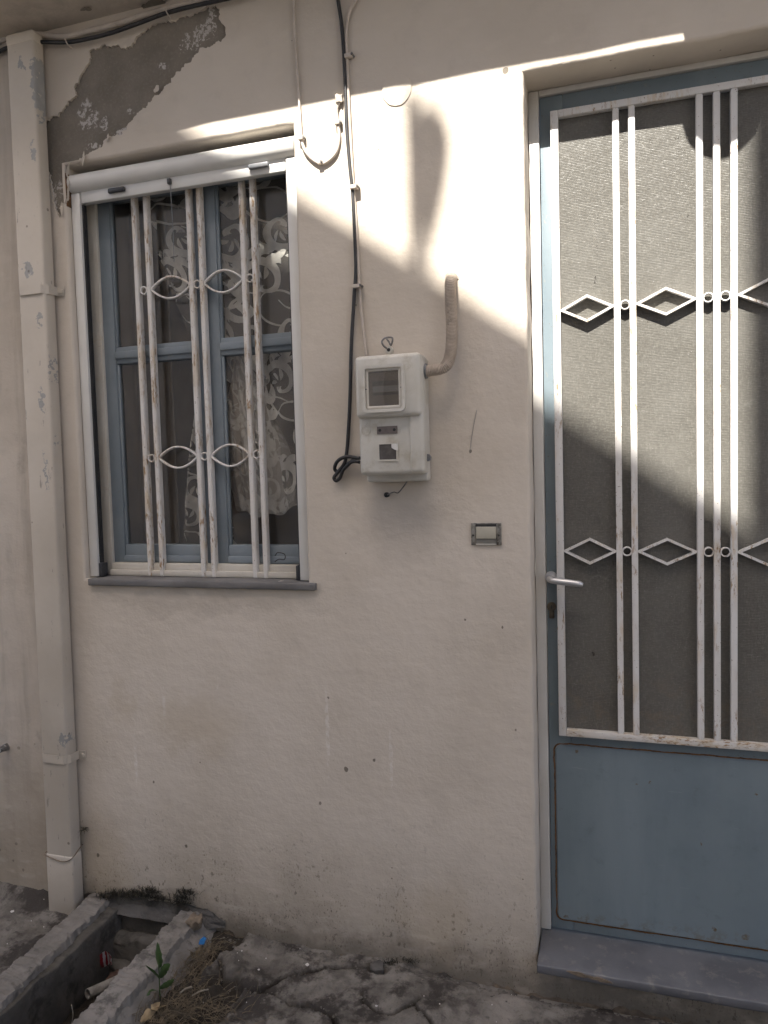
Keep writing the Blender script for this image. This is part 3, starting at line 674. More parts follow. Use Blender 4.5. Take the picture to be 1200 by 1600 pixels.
# outer timber frame
fx0, fx1, fz0, fz1 = WIN[0]+.002, WIN[1]-.002, WIN[2]+.003, WIN[3]-.004
box('frame_stile', fx0, fx0+.047, .078, .133, fz0, fz1, 'cream', win, .003)
box('frame_stile', fx1-.045, fx1, .1225, .1335, fz0, fz1, 'cream', win, .003)
box('frame_rail', fx0+.0475, fx1-.0005, .070, .133, fz0, fz0+.042, 'cream', win, .004)
box('frame_bead', fx0+.0475, fx1-.0005, .060, .0695, fz0, fz0+.020, 'cream', win, .003)
box('frame_rail', fx0+.0475, fx1-.0455, .078, .133, fz1-.045, fz1, 'cream', win, .003)
def sash(x0, x1, z0, z1, yo):
    s_ = thing('sash', '', ''); del s_['label']; del s_['category']; s_.location = ((x0+x1)/2, yo, z0); s_.parent = win; s_.matrix_parent_inverse = Matrix.Translation(-win.location)
    def part(n, a, b, c, d, mat='blue_win', ya=0, yb=.035, bev=.004):
        bo = box(n, a, b, yo+ya, yo+yb, c, d, mat, None, bev); bo.parent = s_; bo.matrix_parent_inverse = (Matrix.Translation(win.location) @ win.matrix_world.inverted() @ Matrix.Translation(-win.location)) @ Matrix.Translation(-s_.location); return bo
    st = .050
    part('stile', x0, x0+st, z0, z1); part('stile', x1-st, x1, z0, z1)
    zm = at(240, 551, yo).z
    part('rail', x0+st+.0005, x1-st-.0005, z0, z0+.062); part('rail', x0+st+.0005, x1-st-.0005, z1-.05, z1); part('rail', x0+st+.0005, x1-st-.0005, zm-.028, zm+.028)
    part('drip_bead', x0+st+.0005, x1-st-.0005, zm-.012, zm+.012, 'blue_win', -.007, -.0003, .003); part('drip_bead', x0+st+.0005, x1-st-.0005, z0+.004, z0+.026, 'blue_win', -.008, -.0003, .003)
    part('pane', x0+st-.006, x1-st+.006, z0+.055, zm-.022, 'glass', .014, .018, 0); part('pane', x0+st-.006, x1-st+.006, zm+.022, z1-.045, 'glass', .014, .018, 0)
    for (zz0, zz1) in ((z0+.062, zm-.028), (zm+.028, z1-.05)):                      # putty beads
        part('putty_bead', x0+st+.0002, x0+st+.009, zz0, zz1, 'blue_win', .004, .0135, .002); part('putty_bead', x1-st-.009, x1-st-.0002, zz0, zz1, 'blue_win', .004, .0135, .002)
    return s_
xm = at(330, 700, .085).x
sash(fx0+.040, xm-.004, fz0+.040, fz1-.042, .090)
sash(xm-.003, fx1-.001, fz0+.040, fz1-.042, .086)

# ---- curtain behind the glass
CY = .152
def pl(px, py): q = at(px, py, CY); return (q.x, q.z)
def interp(tab, z):
    tab = sorted(tab)
    if z <= tab[0][0]: return tab[0][1]
    for (a, b), (c, d) in zip(tab, tab[1:]):
        if z <= c: return b+(d-b)*(z-a)/(c-a)
    return tab[-1][1]
ledge = [(pl(*p)[1], pl(*p)[0]) for p in ((215, 262), (228, 330), (240, 390), (262, 450), (283, 500), (302, 545), (322, 590), (345, 640), (352, 700), (352, 760), (372, 800))]
ztop = pl(330, 240)[1]; hemp = [(pl(*p)[0], pl(*p)[1]) for p in ((330, 735), (350, 742), (375, 770), (400, 792), (430, 796), (455, 785), (480, 772), (520, 760))]
kn = pl(392, 600); bl = pl(402, 690)
xr_ = WIN[1]+.06
def surfA(u, v):
    # u along the cloth 0..1, v 0 at the top .. 1 at the hem
    x_ref = -1.45 + u*(xr_+1.45)
    zb = interp(hemp, max(interp(ledge, pl(400, 760)[1]), x_ref*.6+.4*(interp(ledge, pl(400, 760)[1])+u*(xr_-interp(ledge, pl(400, 760)[1])))))
    z = ztop+(zb-ztop)*v
    xl = interp(ledge, z); x = xl+(xr_-xl)*u**(1.0+.25*v)
    fold = (.007+.006*v)*math.sin(u*26+1.8*math.sin(v*3)) + .006*math.sin(u*57+v*2)
    bx, bz = (x-bl[0])/.105, (z-bl[1])/.21
    bul = math.exp(-(bx*bx+bz*bz)*1.3); wr = .5+.5*math.sin(bx*9+bz*4+3*N3(x, z, 0, 9))
    y = CY+fold*(1-.6*bul)-.020*bul-.010*bul*wr
    kx, kz = (x-kn[0])/.07, (z-kn[1])/.10; kk = math.exp(-(kx*kx+kz*kz)); y += .02*kk+.010*kk*math.sin(kx*14+kz*10)
    return Vector((x, max(y, .126), z))
tl = [(pl(*p)[1], pl(*p)[0]) for p in ((305, 570), (298, 610), (290, 660), (283, 710), (277, 780), (276, 830), (280, 866))]
def surfB(u, v):
    z = pl(300, 565)[1]+(pl(300, 866)[1]-pl(300, 565)[1])*v; xl = interp(tl, z); x = xl+(.05+.17*v)*u
    return Vector((x, CY+.035+.012*math.sin(u*17+v*3)+.008*math.sin(u*31), z))
def cloth(name, sf, nu, nv, mat, parent):
    vs = [sf(i/nu, j/nv) for j in range(nv+1) for i in range(nu+1)]
    return link(name, mesh(name, vs, [(j*(nu+1)+i, j*(nu+1)+i+1, (j+1)*(nu+1)+i+1, (j+1)*(nu+1)+i) for j in range(nv) for i in range(nu)], True), mat, parent)
cur = thing('curtain', 'sheer lace curtain with white leaf scrolls, knotted up behind the glass', 'curtain', (-1.1, CY, 1.2))
cloth('voile', surfA, 110, 120, 'sheer', cur); cloth('voile_tail', surfB, 40, 60, 'sheer', cur)
# the cloth gathered up and knotted: a pleated bag hanging from the knot
kp = at(366, 550, .132); hb = at(408, 792, .132)
def bag(u, v):
    c = kp.lerp(hb, v); w_ = .030+.215*math.sin(min(1, v*1.06)*math.pi*.62)**1.15
    a = (u-.5)*2; pl_ = .010*math.sin(u*24+5*v+2.2*N3(u*2, v*2, 1))+.006*math.sin(u*47-7*v); edge = math.sqrt(max(0, 1-a*a))
    z = c.z-.030*(1-a*a)*v*v+.006*math.sin(a*9)*v
    return Vector((c.x+a*w_*.5+.006*math.sin(v*9+u*7), .165-(.020+.018*math.sin(v*math.pi))*edge-pl_*.55*edge, z))
bg_ = cloth('gathered_bag', bag, 70, 60, 'bunch', cur); bg_['label'] = 'bright gathered bunch of the curtain'
# woven acanthus scrolls: ribbons of varying width laid on the cloth
def stroke(path, wf):
    out = []
    for i, p in enumerate(path):
        t = i/(len(path)-1); q = path[min(i+1, len(path)-1)]; r0 = path[max(i-1, 0)]; d = Vector((q[0]-r0[0], q[1]-r0[1]))
        d = d.normalized() if d.length > 0 else Vector((1, 0)); n_ = Vector((-d.y, d.x))*wf(t); out.append(((p[0]-n_.x, p[1]-n_.y), (p[0]+n_.x, p[1]+n_.y)))
    return out
def scroll(cx, cy, s_, flip, rot):
    st = []
    def tf(p):
        x, y = p[0]*flip, p[1]; return (cx+s_*(x*math.cos(rot)-y*math.sin(rot)), cy+s_*(x*math.sin(rot)+y*math.cos(rot)))
    # main spiral stem
    pts = []
    for i in range(40):
        t = i/39; a = -1.2+t*6.6; r_ = 1.0*(1-t)**.8+.10; pts.append(tf((r_*math.cos(a), r_*math.sin(a))))
    st.append(stroke(pts, lambda t: s_*(.05+.10*math.sin(math.pi*min(1, t*1.05))**2+(.10*max(0, t-.86)/.14))))
    # leaf lobes fanning off the outside of the spiral
    for k in range(6):
        a = -1.1+k*.58; r_ = 1.0*(1-(a+1.2)/6.6)**.8+.10; bx, by = r_*math.cos(a), r_*math.sin(a); da = a+.55
        l = .78-.05*k; lp = []
        for i in range(10):
            t = i/9; bend = da+.9*t*t; lp.append(tf((bx+l*t*math.cos(bend), by+l*t*math.sin(bend))))
        st.append(stroke(lp, lambda t: s_*.185*math.sin(math.pi*min(1, .12+.88*t))**.8*(1 if t < .98 else .1)))
    for k in range(3):                                                                    # small inner lobes
        a = .2+k*.8; r_ = .55; lp = []
        for i in range(8):
            t = i/7; lp.append(tf(((r_-.42*t)*math.cos(a+.5*t), (r_-.42*t)*math.sin(a+.5*t))))
        st.append(stroke(lp, lambda t: s_*.075*math.sin(math.pi*min(1, .1+.9*t))))
    # running tendril away from the scroll
    lp = [tf((.4-1.7*t, -.95-.55*math.sin(t*2.6))) for t in [i/15 for i in range(16)]]; st.append(stroke(lp, lambda t: s_*(.05-.03*t)))
    return st
def weave(name, sf, W_, H_, parent, s0, off, up):
    vs, fs = [], []; rnd = random.Random(5); row = 0; y = -.05
    while y < H_+.1:
        x = -.05+(.09 if row % 2 else 0); c = 0
        while x < W_+.1:
            sc = s0*rnd.uniform(.92, 1.12)
            for st in scroll(x, y, sc, 1 if (row+c) % 2 else -1, rnd.uniform(-.4, .4)+(math.pi if row % 2 else 0)):
                for (a, b), (c2, d2) in zip(st, st[1:]):
                    q = [(p[0]/W_, p[1]/H_) for p in (a, b, d2, c2)]
                    if all(0 <= u <= 1 and 0 <= v <= 1 for u, v in q):
                        i = len(vs); vs += [sf(u, v)+Vector((0, off, 0)) for u, v in q]; fs.append((i, i+1, i+2, i+3))
            x += s0*2.05; c += 1
        y += s0*1.85; row += 1
    o = link(name, mesh(name, vs, fs), 'lace', parent); o['kind'] = 'stuff'; o['label'] = 'white woven leaf scrolls of the curtain'; return o
weave('woven_scrolls', surfA, .60, 1.05, cur, .080, -.0018, 1)
weave('woven_scrolls', bag, .30, .50, cur, .062, -.0015, 1)
weave('woven_scrolls', surfB, .26, .62, cur, .060, -.0018, 1)
# plain dark drape hanging inside at the left
def surfC(u, v): return Vector((WIN[0]-.1+.27*u, .30+.018*math.sin(u*22), WIN[3]+.03-1.5*v))
cloth('side_drape', surfC, 60, 4, simple('taupe_drape', (.16, .135, .115), (.13, .11, .092), .9), tag(link('drape', None), 'plain taupe drape at the left inside the window', 'curtain'))

# ---- insect screen cassette in the opening
scn = thing('insect_screen', 'white roll-up insect screen cassette with side rails in the window opening', 'insect screen', (-1.26, .03, WIN[2]))
cz = (at(130, 270, .03).z+at(130, 303, .03).z)/2; crd = .031; cyc = .034
pts = []
for i in range(22):
    a = math.pi*1.5*i/21-math.pi*.25+math.pi*.5   # rounded front, squared back
    pts.append((cyc+crd*math.cos(a+0), cz+crd*math.sin(a+0)))
prof = [(cyc+crd*math.cos(a), cz+crd*math.sin(a)) for a in [math.pi/2+math.pi*i/18 for i in range(19)]]+[(cyc+.030, cz-crd), (cyc+.030, cz+crd)]
vs = []; xs = (WIN[0]+.002, WIN[0]+.004, WIN[1]-.004, WIN[1]-.002); n = len(prof)
for k, x in enumerate(xs):
    for (y, z) in prof: q = .93 if k in (0, 3) else 1; vs.append((x, cyc+(y-cyc)*q, cz+(z-cz)*q))
fs = [(k*n+i, k*n+(i+1) % n, (k+1)*n+(i+1) % n, (k+1)*n+i) for k in range(3) for i in range(n)]+[tuple(range(n)), tuple(range(4*n-1, 3*n-1, -1))]
me = mesh('cassette', vs, fs, True); bm = bmesh.new(); bm.from_mesh(me); bmesh.ops.recalc_face_normals(bm, faces=bm.faces); bm.to_mesh(me); bm.free(); me.set_sharp_from_angle(angle=R(35)); link('cassette', me, 'alu_w', scn)
zb0 = cz-crd-.034
rw = .032
for (a, b) in ((WIN[0]+.003, WIN[0]+.003+rw), (WIN[1]-.003-rw, WIN[1]-.003)):
    rl = box('side_rail', a, b, .020, .054, WIN[2]+.005, cz-crd-.0005, 'alu_w', scn, .002)
    box('dark_gap_strip', b+.0003 if a < -1.3 else a-.0063, b+.006 if a < -1.3 else a-.0003, .030, .046, WIN[2]+.005, zb0-.002, 'black', scn)  # black strip put in as the dark gap beside each rail
box('pull_bar', WIN[0]+rw+.006, WIN[1]-rw-.006, .024, .048, zb0, cz-crd+.004, 'alu_w', scn, .003)
def grip(px, py, mat, w_=.062):
    c = at(px, py, .018); box('grip', c.x-w_/2, c.x+w_/2, .012, .0238, c.z-.008, c.z+.008, mat, scn, .005, 3)
grip(182, 297, 'dkplastic'); grip(404, 259, 'greyplastic', .066)
c = at(265, 284, .02); box('cord_lock', c.x-.006, c.x+.006, .013, .0238, c.z-.008, c.z+.009, 'dkplastic', scn, .002)
tube('pull_cord', [(c.x+.001, .020, c.z-.006), (c.x+.001, .024, c.z-.07), (c.x+.0005, .026, c.z-.15), (c.x-.003, .03, c.z-.24)], .0011, 'greyplastic', scn, 6)
for x in (WIN[0]+rw+.004, WIN[1]-rw-.018): box('rail_foot', x, x+.014, .022, .052, WIN[2]+.004, WIN[2]+.05, 'dkplastic', scn, .003)
# fixing plate seen behind the left end of the cassette
box('end_plate', WIN[0]-.006, WIN[0]+.0015, .004, .05, cz-.075, cz+.03, 'rust', scn, .002)

# ---- window grille
gri = thing('window_grille', 'rusty white window grille of six square bars with eye and ring ornaments', 'grille', (-1.24, .05, WIN[2]))
GY = .058; BW = .0165; BD = .021
bx = [at(px, 600, GY).x for px in (220.5, 239, 305, 321.5, 387, 404)]
bm = bmesh.new(); bmesh.ops.create_cube(bm, size=1); bmesh.ops.scale(bm, vec=(BW, BD, zb0+.02-WIN[2]), verts=bm.verts); bmesh.ops.bevel(bm, geom=bm.edges[:], offset=.0022, segments=2, affect='EDGES')
bme = bpy.data.meshes.new('bar'); bm.to_mesh(bme); bm.free(); bme.materials.append(MT['grille_w']); bme.polygons.foreach_set('use_smooth', [True]*len(bme.polygons)); bme.set_sharp_from_angle(angle=R(50))
for i, x in enumerate(bx):
    o = link('bar', bme, None, gri); o.location = Vector((x, GY+BD/2-.024*0, (zb0+.02+WIN[2]+.006)/2)); o.matrix_parent_inverse = Matrix.Translation(-gri.location)
for zc in (at(303, 444, GY).z, at(318, 713, GY).z):
    for (a, b) in ((0, 1), (2, 3), (4, 5)):
        link('ring', mesh('ring', *torus_xz((bx[a]+bx[b])/2, zc, .0115, .0042, .010, GY+.004), smooth=True), 'grille_w', gri)
    for (a, b) in ((1, 2), (3, 4)):
        xa, xb = bx[a]+BW/2-.002, bx[b]-BW/2+.002; hh = .034; pth = []
        for i in range(24): t = i/24; pth.append((xa+(xb-xa)*t, zc-hh*math.sin(math.pi*t)**.85))
        for i in range(24): t = i/24; pth.append((xb+(xa-xb)*t, zc+hh*math.sin(math.pi*t)**.85))
        vs, fs = bars_closed(pth, .0058, .012); link('eye_ornament', mesh('eye_ornament', [(v[0], v[1]+GY+.003, v[2]) for v in vs], fs, True), 'grille_w', gri)
# cobweb-like tuft stuck to the rail, small wire loop on the bottom rail
w0 = at(430, 868, .05); tube('wire_loop', [w0, w0+Vector((.012, -.004, .010)), w0+Vector((.032, 0, .004)), w0+Vector((.030, .002, -.012)), w0+Vector((.010, .004, -.012)), w0+Vector((-.004, .004, -.020))], .0016, 'black', gri, 6)

# ================================================================== DOOR
door = thing('metal_door', 'blue metal door with white grille and obscure glass', 'door', (.27, .12, DOR[2]))
DX0, DX1, DZ0, DZ1 = DOR[0], DOR[1], DOR[2], DOR[3]
# outer frame, off-white, and blue leaf
box('frame_jamb', DX0+.001, DX0+.030, .104, .16, DZ0+.002, DZ1-.001, 'frame_w', door, .003)
box('frame_jamb', DX1-.030, DX1-.001, .104, .16, DZ0+.002, DZ1-.001, 'frame_w', door, .003)
box('frame_head', DX0+.0305, DX1-.0305, .104, .16, DZ1-.016, DZ1-.001, 'frame_w', door, .002)
bx0, bx1 = DX0+.032, DX1-.032; zt = DZ1-.018; zbt = DZ0+.006
SW = .062
box('leaf_stile', bx0, bx0+SW, .112, .150, zbt, zt, 'blue', door, .002)
box('leaf_stile', bx1-SW, bx1, .112, .150, zbt, zt, 'blue', door, .002)
box('leaf_rail', bx0+SW+.0004, bx1-SW-.0004, .112, .150, zt-.075, zt, 'blue', door, .002)
ztr = at(880, 1150, .1).z
box('leaf_rail', bx0+SW+.0004, bx1-SW-.0004, .112, .150, zbt, zbt+.07, 'blue', door, .002)
box('leaf_rail', bx0+SW+.0004, bx1-SW-.0004, .112, .150, ztr-.06, ztr+.01, 'blue', door, .002)

# pressed lower panel with rounded corners and a rusty seam
def rrect(x0, x1, z0, z1, r_, n=6):
    pts = []
    for (cx, cz_, a0) in ((x1-r_, z1-r_, 0), (x0+r_, z1-r_, 90), (x0+r_, z0+r_, 180), (x1-r_, z0+r_, 270)):
        for i in range(n+1): a = R(a0+90*i/n); pts.append((cx+r_*math.cos(a), cz_+r_*math.sin(a)))
    return pts
pz0, pz1 = zbt+.030, at(880, 1163, .11).z; px0, px1 = bx0+.016, bx1-.016
o_ = rrect(px0, px1, pz0, pz1, .018); i_ = rrect(px0+.004, px1-.004, pz0+.004, pz1-.004, .015); n = len(o_)
vs = [(x, .1115, z) for x, z in o_]+[(x, .1065, z) for x, z in i_]
pan = link('lower_panel', mesh('lower_panel', vs, [(i, n+i, n+(i+1) % n, (i+1) % n) for i in range(n)]+[tuple(range(n, 2*n))]), 'blue_panel', door)
vs, fs = bars_closed([(p[0], p[1]) for p in jag(rrect(px0-.0015, px1+.0015, pz0-.0015, pz1+.0015, .019), .006, .0018, 6)], .0042, .0012); link('seam', mesh('seam', [(v[0], v[1]+.1105, v[2]) for v in vs], fs), 'rust', pan)
# grille
GF = .088; gw = .0205; GB = .1073
gx0 = at(865.5, 600, GF).x; gx1 = 2*at(1120.5, 600, GF).x-gx0; gz1 = at(868, 172, GF).z; gz0 = at(880, 1150, GF).z
box('grille_stile', gx0, gx0+gw, GF, GB, gz0, gz1, 'door_w', door, .0015); box('grille_stile', gx1-gw, gx1, GF, GB, gz0, gz1, 'door_w', door, .0015)
box('grille_rail', gx0+gw+.0003, gx1-gw-.0003, GF, GB, gz1-.019, gz1, 'door_w', door, .0015)
box('grille_rail', gx0+gw+.0003, gx1-gw-.0003, GF-.001, GB, gz0, gz0+.019, 'door_wr', door, .0015)
xc = (gx0+gx1)/2; dA, dB, dC = [xc-at(p, 600, GF).x for p in (965.5, 990, 1094)]
bars_x = sorted([xc-dA, xc-dB, xc-dC, xc, xc+dC, xc+dB, xc+dA]); bwid = .0165
bm = bmesh.new(); bmesh.ops.create_cube(bm, size=1); bmesh.ops.scale(bm, vec=(bwid, .018, gz1-gz0-.0385), verts=bm.verts); bmesh.ops.bevel(bm, geom=bm.edges[:], offset=.0015, segments=2, affect='EDGES')
gme = bpy.data.meshes.new('grille_bar'); bm.to_mesh(gme); bm.free(); gme.materials.append(MT['door_w']); gme.polygons.foreach_set('use_smooth', [True]*len(gme.polygons)); gme.set_sharp_from_angle(angle=R(50))
for x in bars_x:
    o = link('grille_bar', gme, None, door); o.location = (x, GF+.0095, (gz0+gz1)/2); o.matrix_parent_inverse = Matrix.Translation(-door.location)
for zc in (at(977, 476, GF).z, at(980, 862, GF).z):
    for a in (0, 2, 3, 5):
        link('ring', mesh('ring', *torus_xz((bars_x[a]+bars_x[a+1])/2, zc, .0115, .0034, .014, GF+.0015), smooth=True), 'door_w', door)
    for (xa, xb) in ((gx0+gw, bars_x[0]-bwid/2), (bars_x[1]+bwid/2, bars_x[2]-bwid/2), (bars_x[4]+bwid/2, bars_x[5]-bwid/2), (bars_x[6]+bwid/2, gx1-gw)):
        xm_ = (xa+xb)/2; hh = .0335
        vs, fs = bars_closed([(xa+.003, zc), (xm_, zc-hh), (xb-.003, zc), (xm_, zc+hh)], .0062, .016); link('diamond', mesh('diamond', [(v[0], v[1]+GF+.001, v[2]) for v in vs], fs), 'door_w', door)
box('glass_pane', gx0+.004, gx1-.004, .1078, .1112, gz0+.004, gz1-.004, 'doorglass', door)
# lever handle and lock cylinder
hc = at(861, 902, .10); 
hd = disc('handle_rose', hc.x, hc.z, .098, .1118, .0165, 'alu', door, 24, .003)
e1 = at(911, 914, .045)
tube('lever', [(hc.x, .102, hc.z-.001), (hc.x, .072, hc.z-.001), (hc.x+.006, .058, hc.z-.002), (hc.x+.025, .052, hc.z-.004), ((hc.x+e1.x)/2+.01, .050, (hc.z+e1.z)/2-.001), (e1.x, .050, e1.z)], lambda t: .0092 if t < .9 else .0092*(1-((t-.9)/.1)**3*.5), 'alu', hd, 14)
lc = at(862, 951, .11); lk = disc('lock_cylinder', lc.x, lc.z+.006, .105, .1118, .0130, 'brass', door, 20, .001)
box('cylinder_body', lc.x-.0072, lc.x+.0072, .106, .1118, lc.z-.028, lc.z+.002, 'brass', lk, .003); box('keyway', lc.x-.0012, lc.x+.0012, .1042, .1049, lc.z+.001, lc.z+.011, 'black', lk)
# ---- threshold slab
stp = thing('door_step', 'blue-grey marble threshold slab under the blue door', 'step', (.27, .03, 0))
rough_box('marble_slab', DX0+.003, DX1+.06, -.052, .135, DZ0-.028, DZ0-.002, 'marble', stp, .05, .0012, 14, .004)
vs = []; fs = []
p0 = at(885, 1519, -.0535); pts = jag([(p0.x, p0.z+.004), (p0.x+.02, p0.z+.006), (p0.x+.06, p0.z+.002), (p0.x+.12, p0.z-.008), (p0.x+.08, p0.z-.007), (p0.x+.02, p0.z-.004)], .006, .004, 2)
link('plaster_smear', mesh('plaster_smear', [(p[0], -.0547, p[1]) for p in pts]+[(p[0], -.052, p[1]) for p in pts], [tuple(range(len(pts)))]+[(i, (i+1) % len(pts), len(pts)+(i+1) % len(pts), len(pts)+i) for i in range(len(pts))]), 'mortar', stp)

# ================================================================== DOWNPIPE
dp = thing('downpipe', 'square painted downpipe with grey peeled spots between the two walls', 'downpipe', (-1.77, -.04, 0))
PXL, PXR, PYF = -1.828, -1.724, -.056
zbot = gr(100, 1437, .01).z
def pipe_seg(name, z0, z1, ex=0.0):
    o = box(name, PXL-ex, PXR+ex, PYF-ex, -.008, z0, z1, 'pipe', dp, .008, 3); return o
pz = [at(62, 452, PYF).z, at(90, 1186, PYF).z, at(100, 1342, PYF).z]
pipe_seg('pipe_section', -.022, pz[2]+.012, .0025); pipe_seg('pipe_section', pz[2]-.03, ZS-.03)
# torn, bulging sleeve edge of the lower joint
pth = spline([Vector((PXL-.006, -.03, pz[2]+.010)), Vector((PXL-.004, PYF-.002, pz[2]+.006)), Vector((-1.77, PYF-.006, pz[2]-.006)), Vector((-1.735, PYF-.005, pz[2]-.001)), Vector((PXR+.005, PYF+.004, pz[2]+.012)), Vector((PXR+.005, -.03, pz[2]+.022)), Vector((PXR+.004, -.006, pz[2]+.03))], 8)
link('joint_lip', mesh('joint_lip', *tube_data(pth, .0017, 8), smooth=True), 'mortar', dp)
def bracket(z, h=.028):
    b_ = link('bracket', None); b_.location = (-1.77, PYF, z); b_.parent = dp; b_.matrix_parent_inverse = Matrix.Translation(-dp.location)
    prof_ = [(PXL-.004, -.004), (PXL-.004, PYF+.012), (PXL+.012, PYF-.004), (PXR-.012, PYF-.004), (PXR+.004, PYF+.012), (PXR+.004, -.006), (PXR+.030, -.004)]
    vs = []; n_ = len(prof_)
    for (x, y) in prof_: vs += [(x, y, z-h/2+.002*N3(x, y, z, 40)), (x, y, z+h/2+.002*N3(x, y, z+3, 40))]
    me = mesh('bracket', vs, [(2*i, 2*i+2, 2*i+3, 2*i+1) for i in range(n_-1)]); b_.parent = None; bpy.data.objects.remove(b_)
    o = link('bracket', me, 'pipe', dp); md = o.modifiers.new('s', 'SOLIDIFY'); md.thickness = .0018; md.offset = 1
    s_ = disc('screw', PXR+.021, z, -.012, -.004, .007, 'pipe', o, 12, .002)
bracket(pz[0]); bracket(pz[1])
# hopper collar near the soffit
box('pipe_collar', PXL-.003, PXR+.003, PYF-.003, -.008, ZS-.060, ZS-.02, 'pipe', dp, .012, 3)

for ch in dp.children_recursive:
    if ch.type == 'MESH':
        for v in ch.data.vertices: v.co.x += (v.co.z-.45)*.0075
# ================================================================== METER BOX
mb = thing('electricity_meter_box', 'cream electricity meter box with viewing window on the plaster wall', 'meter box', (-.56, -.05, 1.42))
FY = -.105
a0 = at(553, 560, FY); mx0 = a0.x; mx1 = at(656, 556, FY).x; mz1 = at(600, 555, FY).z; mz0 = at(612, 742, FY+.015).z
zst = at(600, 652, FY).z
box('back_box', mx0+.004, mx1-.002, -.040, -.001, mz0-.020, mz1-.003, 'pvc', mb, .008, 3)
cov = box('cover', mx0+.001, mx1, -.088, -.022, mz0, mz1+.002, 'pvc', mb, .013, 4)
box('cover_upper', mx0, mx1-.0005, FY, -.060, zst, mz1+.003, 'pvc', mb, .013, 4)
box('cover_side_bulge', mx1-.040, mx1+.0015, -.0935, -.050, mz0+.003, mz1-.01, 'pvc', mb, .012, 4)
# bezel and pane
bz = [at(*p, FY) for p in ((566, 571), (634, 643))]; wx0, wx1, wz1, wz0 = bz[0].x, bz[1].x, at(600, 570, FY).z, at(600, 644, FY).z
vs, fs = bars_closed(rrect(wx0+.004, wx1-.004, wz0+.004, wz1-.004, .010), .009, .008); bzo = link('bezel', mesh('bezel', [(v[0], v[1]+FY-.008, v[2]) for v in vs], fs, True), 'pvc', mb); bzo.data.set_sharp_from_angle(angle=R(45))
vs, fs = bars_closed(rrect(wx0+.0125, wx1-.0125, wz0+.0125, wz1-.0125, .005), .009, .006); link('bezel_inner', mesh('bezel_inner', [(v[0], v[1]+FY-.0045, v[2]) for v in vs], fs, True), 'cream', bzo)
box('meter_recess', wx0+.017, wx1-.017, FY-.0012, FY-.0004, wz0+.017, wz1-.017, 'room', mb)
ww_, wh_ = wx1-wx0, wz1-wz0
box('dial_band', wx0+.028, wx1-.016, FY-.0024, FY-.0014, wz0+wh_*.56, wz0+wh_*.66, 'dkplastic', mb); box('dial_band', wx0+.028, wx1-.016, FY-.0024, FY-.0014, wz0+wh_*.36, wz0+wh_*.42, 'dkplastic', mb)
box('dial_plate', wx0+.028, wx1-.016, FY-.0022, FY-.0013, wz0+wh_*.43, wz0+wh_*.55, 'greyplastic', mb)
box('meter_pane', wx0+.0165, wx1-.0165, FY-.0036, FY-.0029, wz0+.0165, wz1-.0165, 'meterglass', mb)
for (x, z) in ((wx0+.0105, (wz0+wz1)/2), (wx1-.0105, (wz0+wz1)/2)): disc('screw', x, z, FY-.0056, FY-.0040, .0020, 'steel', bzo, 10)
# nameplate with two rivets
c = at(605, 672, -.089); npo = box('nameplate', c.x-.0290, c.x+.0290, -.0902, -.0878, c.z-.0105, c.z+.0105, simple('dull_tin_plate', (.20, .17, .155), (.15, .13, .12), .5, 60, .4, .5, .001, 300), mb)
for s_ in (-1, 1): disc('rivet', c.x+s_*.0205, c.z, -.0912, -.0903, .0042, 'black', npo, 12)
# small broken reading hatch
c = at(606, 706, -.089); hw, hh_ = .0265, .0230
vs, fs = bars_closed([(c.x-hw, c.z-hh_), (c.x+hw, c.z-hh_), (c.x+hw, c.z+hh_), (c.x-hw, c.z+hh_)], .0045, .004); ht = link('hatch_frame', mesh('hatch_frame', [(v[0], v[1]-.0915, v[2]) for v in vs], fs), 'pvc', mb)
box('hatch_pane', c.x-hw+.002, c.x+hw-.002, -.0893, -.0884, c.z-hh_+.002, c.z+hh_-.002, simple('grimy_hatch_pane', (.11, .10, .095), (.07, .065, .06), .3, 40), ht)
pts = jag([(c.x+.012, c.z+.022), (c.x+.029, c.z+.021), (c.x+.030, c.z+.002), (c.x+.022, c.z+.006), (c.x+.014, c.z+.011)], .003, .003, 5)
link('broken_shard', mesh('broken_shard', [(p[0], -.0925+.002*N3(p[0], p[1], 0, 300), p[1]) for p in pts], [tuple(range(len(pts)))]), 'alu_w', ht)
for (px_, py_) in ((572, 672), (632, 672)):
    q = at(px_, py_, -.0885); link('moulded_ring', mesh('moulded_ring', *torus_xz(q.x, q.z, .013, .0014, .0012, -.0890)), 'pvc', mb)
# knockout collar on the right side, lug on top with a twist of wire
q = at(668, 580, -.055)
kc = link('knockout_collar', mesh('knockout_collar', *tube_data([Vector((mx1-.002, -.055, q.z)), Vector((mx1+.006, -.055, q.z))], .021, 20), smooth=False), 'greyplastic', mb)
lg = at(608, 547, -.02); disc('lug', lg.x, lg.z, -.024, -.010, .011, 'pvc', mb, 20, .002); disc('lug_hole', lg.x, lg.z, -.0248, -.0241, .005, 'black', mb, 14)
wr_ = [Vector((lg.x-.004, -.026, lg.z+.004)), Vector((lg.x-.014, -.026, lg.z+.012)), Vector((lg.x-.018, -.028, lg.z+.024)), Vector((lg.x-.008, -.028, lg.z+.033)), Vector((lg.x+.010, -.027, lg.z+.033)), Vector((lg.x+.013, -.027, lg.z+.026)), Vector((lg.x+.008, -.026, lg.z+.012)), Vector((lg.x+.002, -.027, lg.z+.022)), Vector((lg.x-.004, -.027, lg.z+.030))]
tube('hanging_wire', wr_, .0027, 'steel', mb, 8)
for z in (at(674, 715, -.05).z, ): disc('side_clip', mx1+.0, z, -.052, -.040, .010, 'greyplastic', mb, 12)

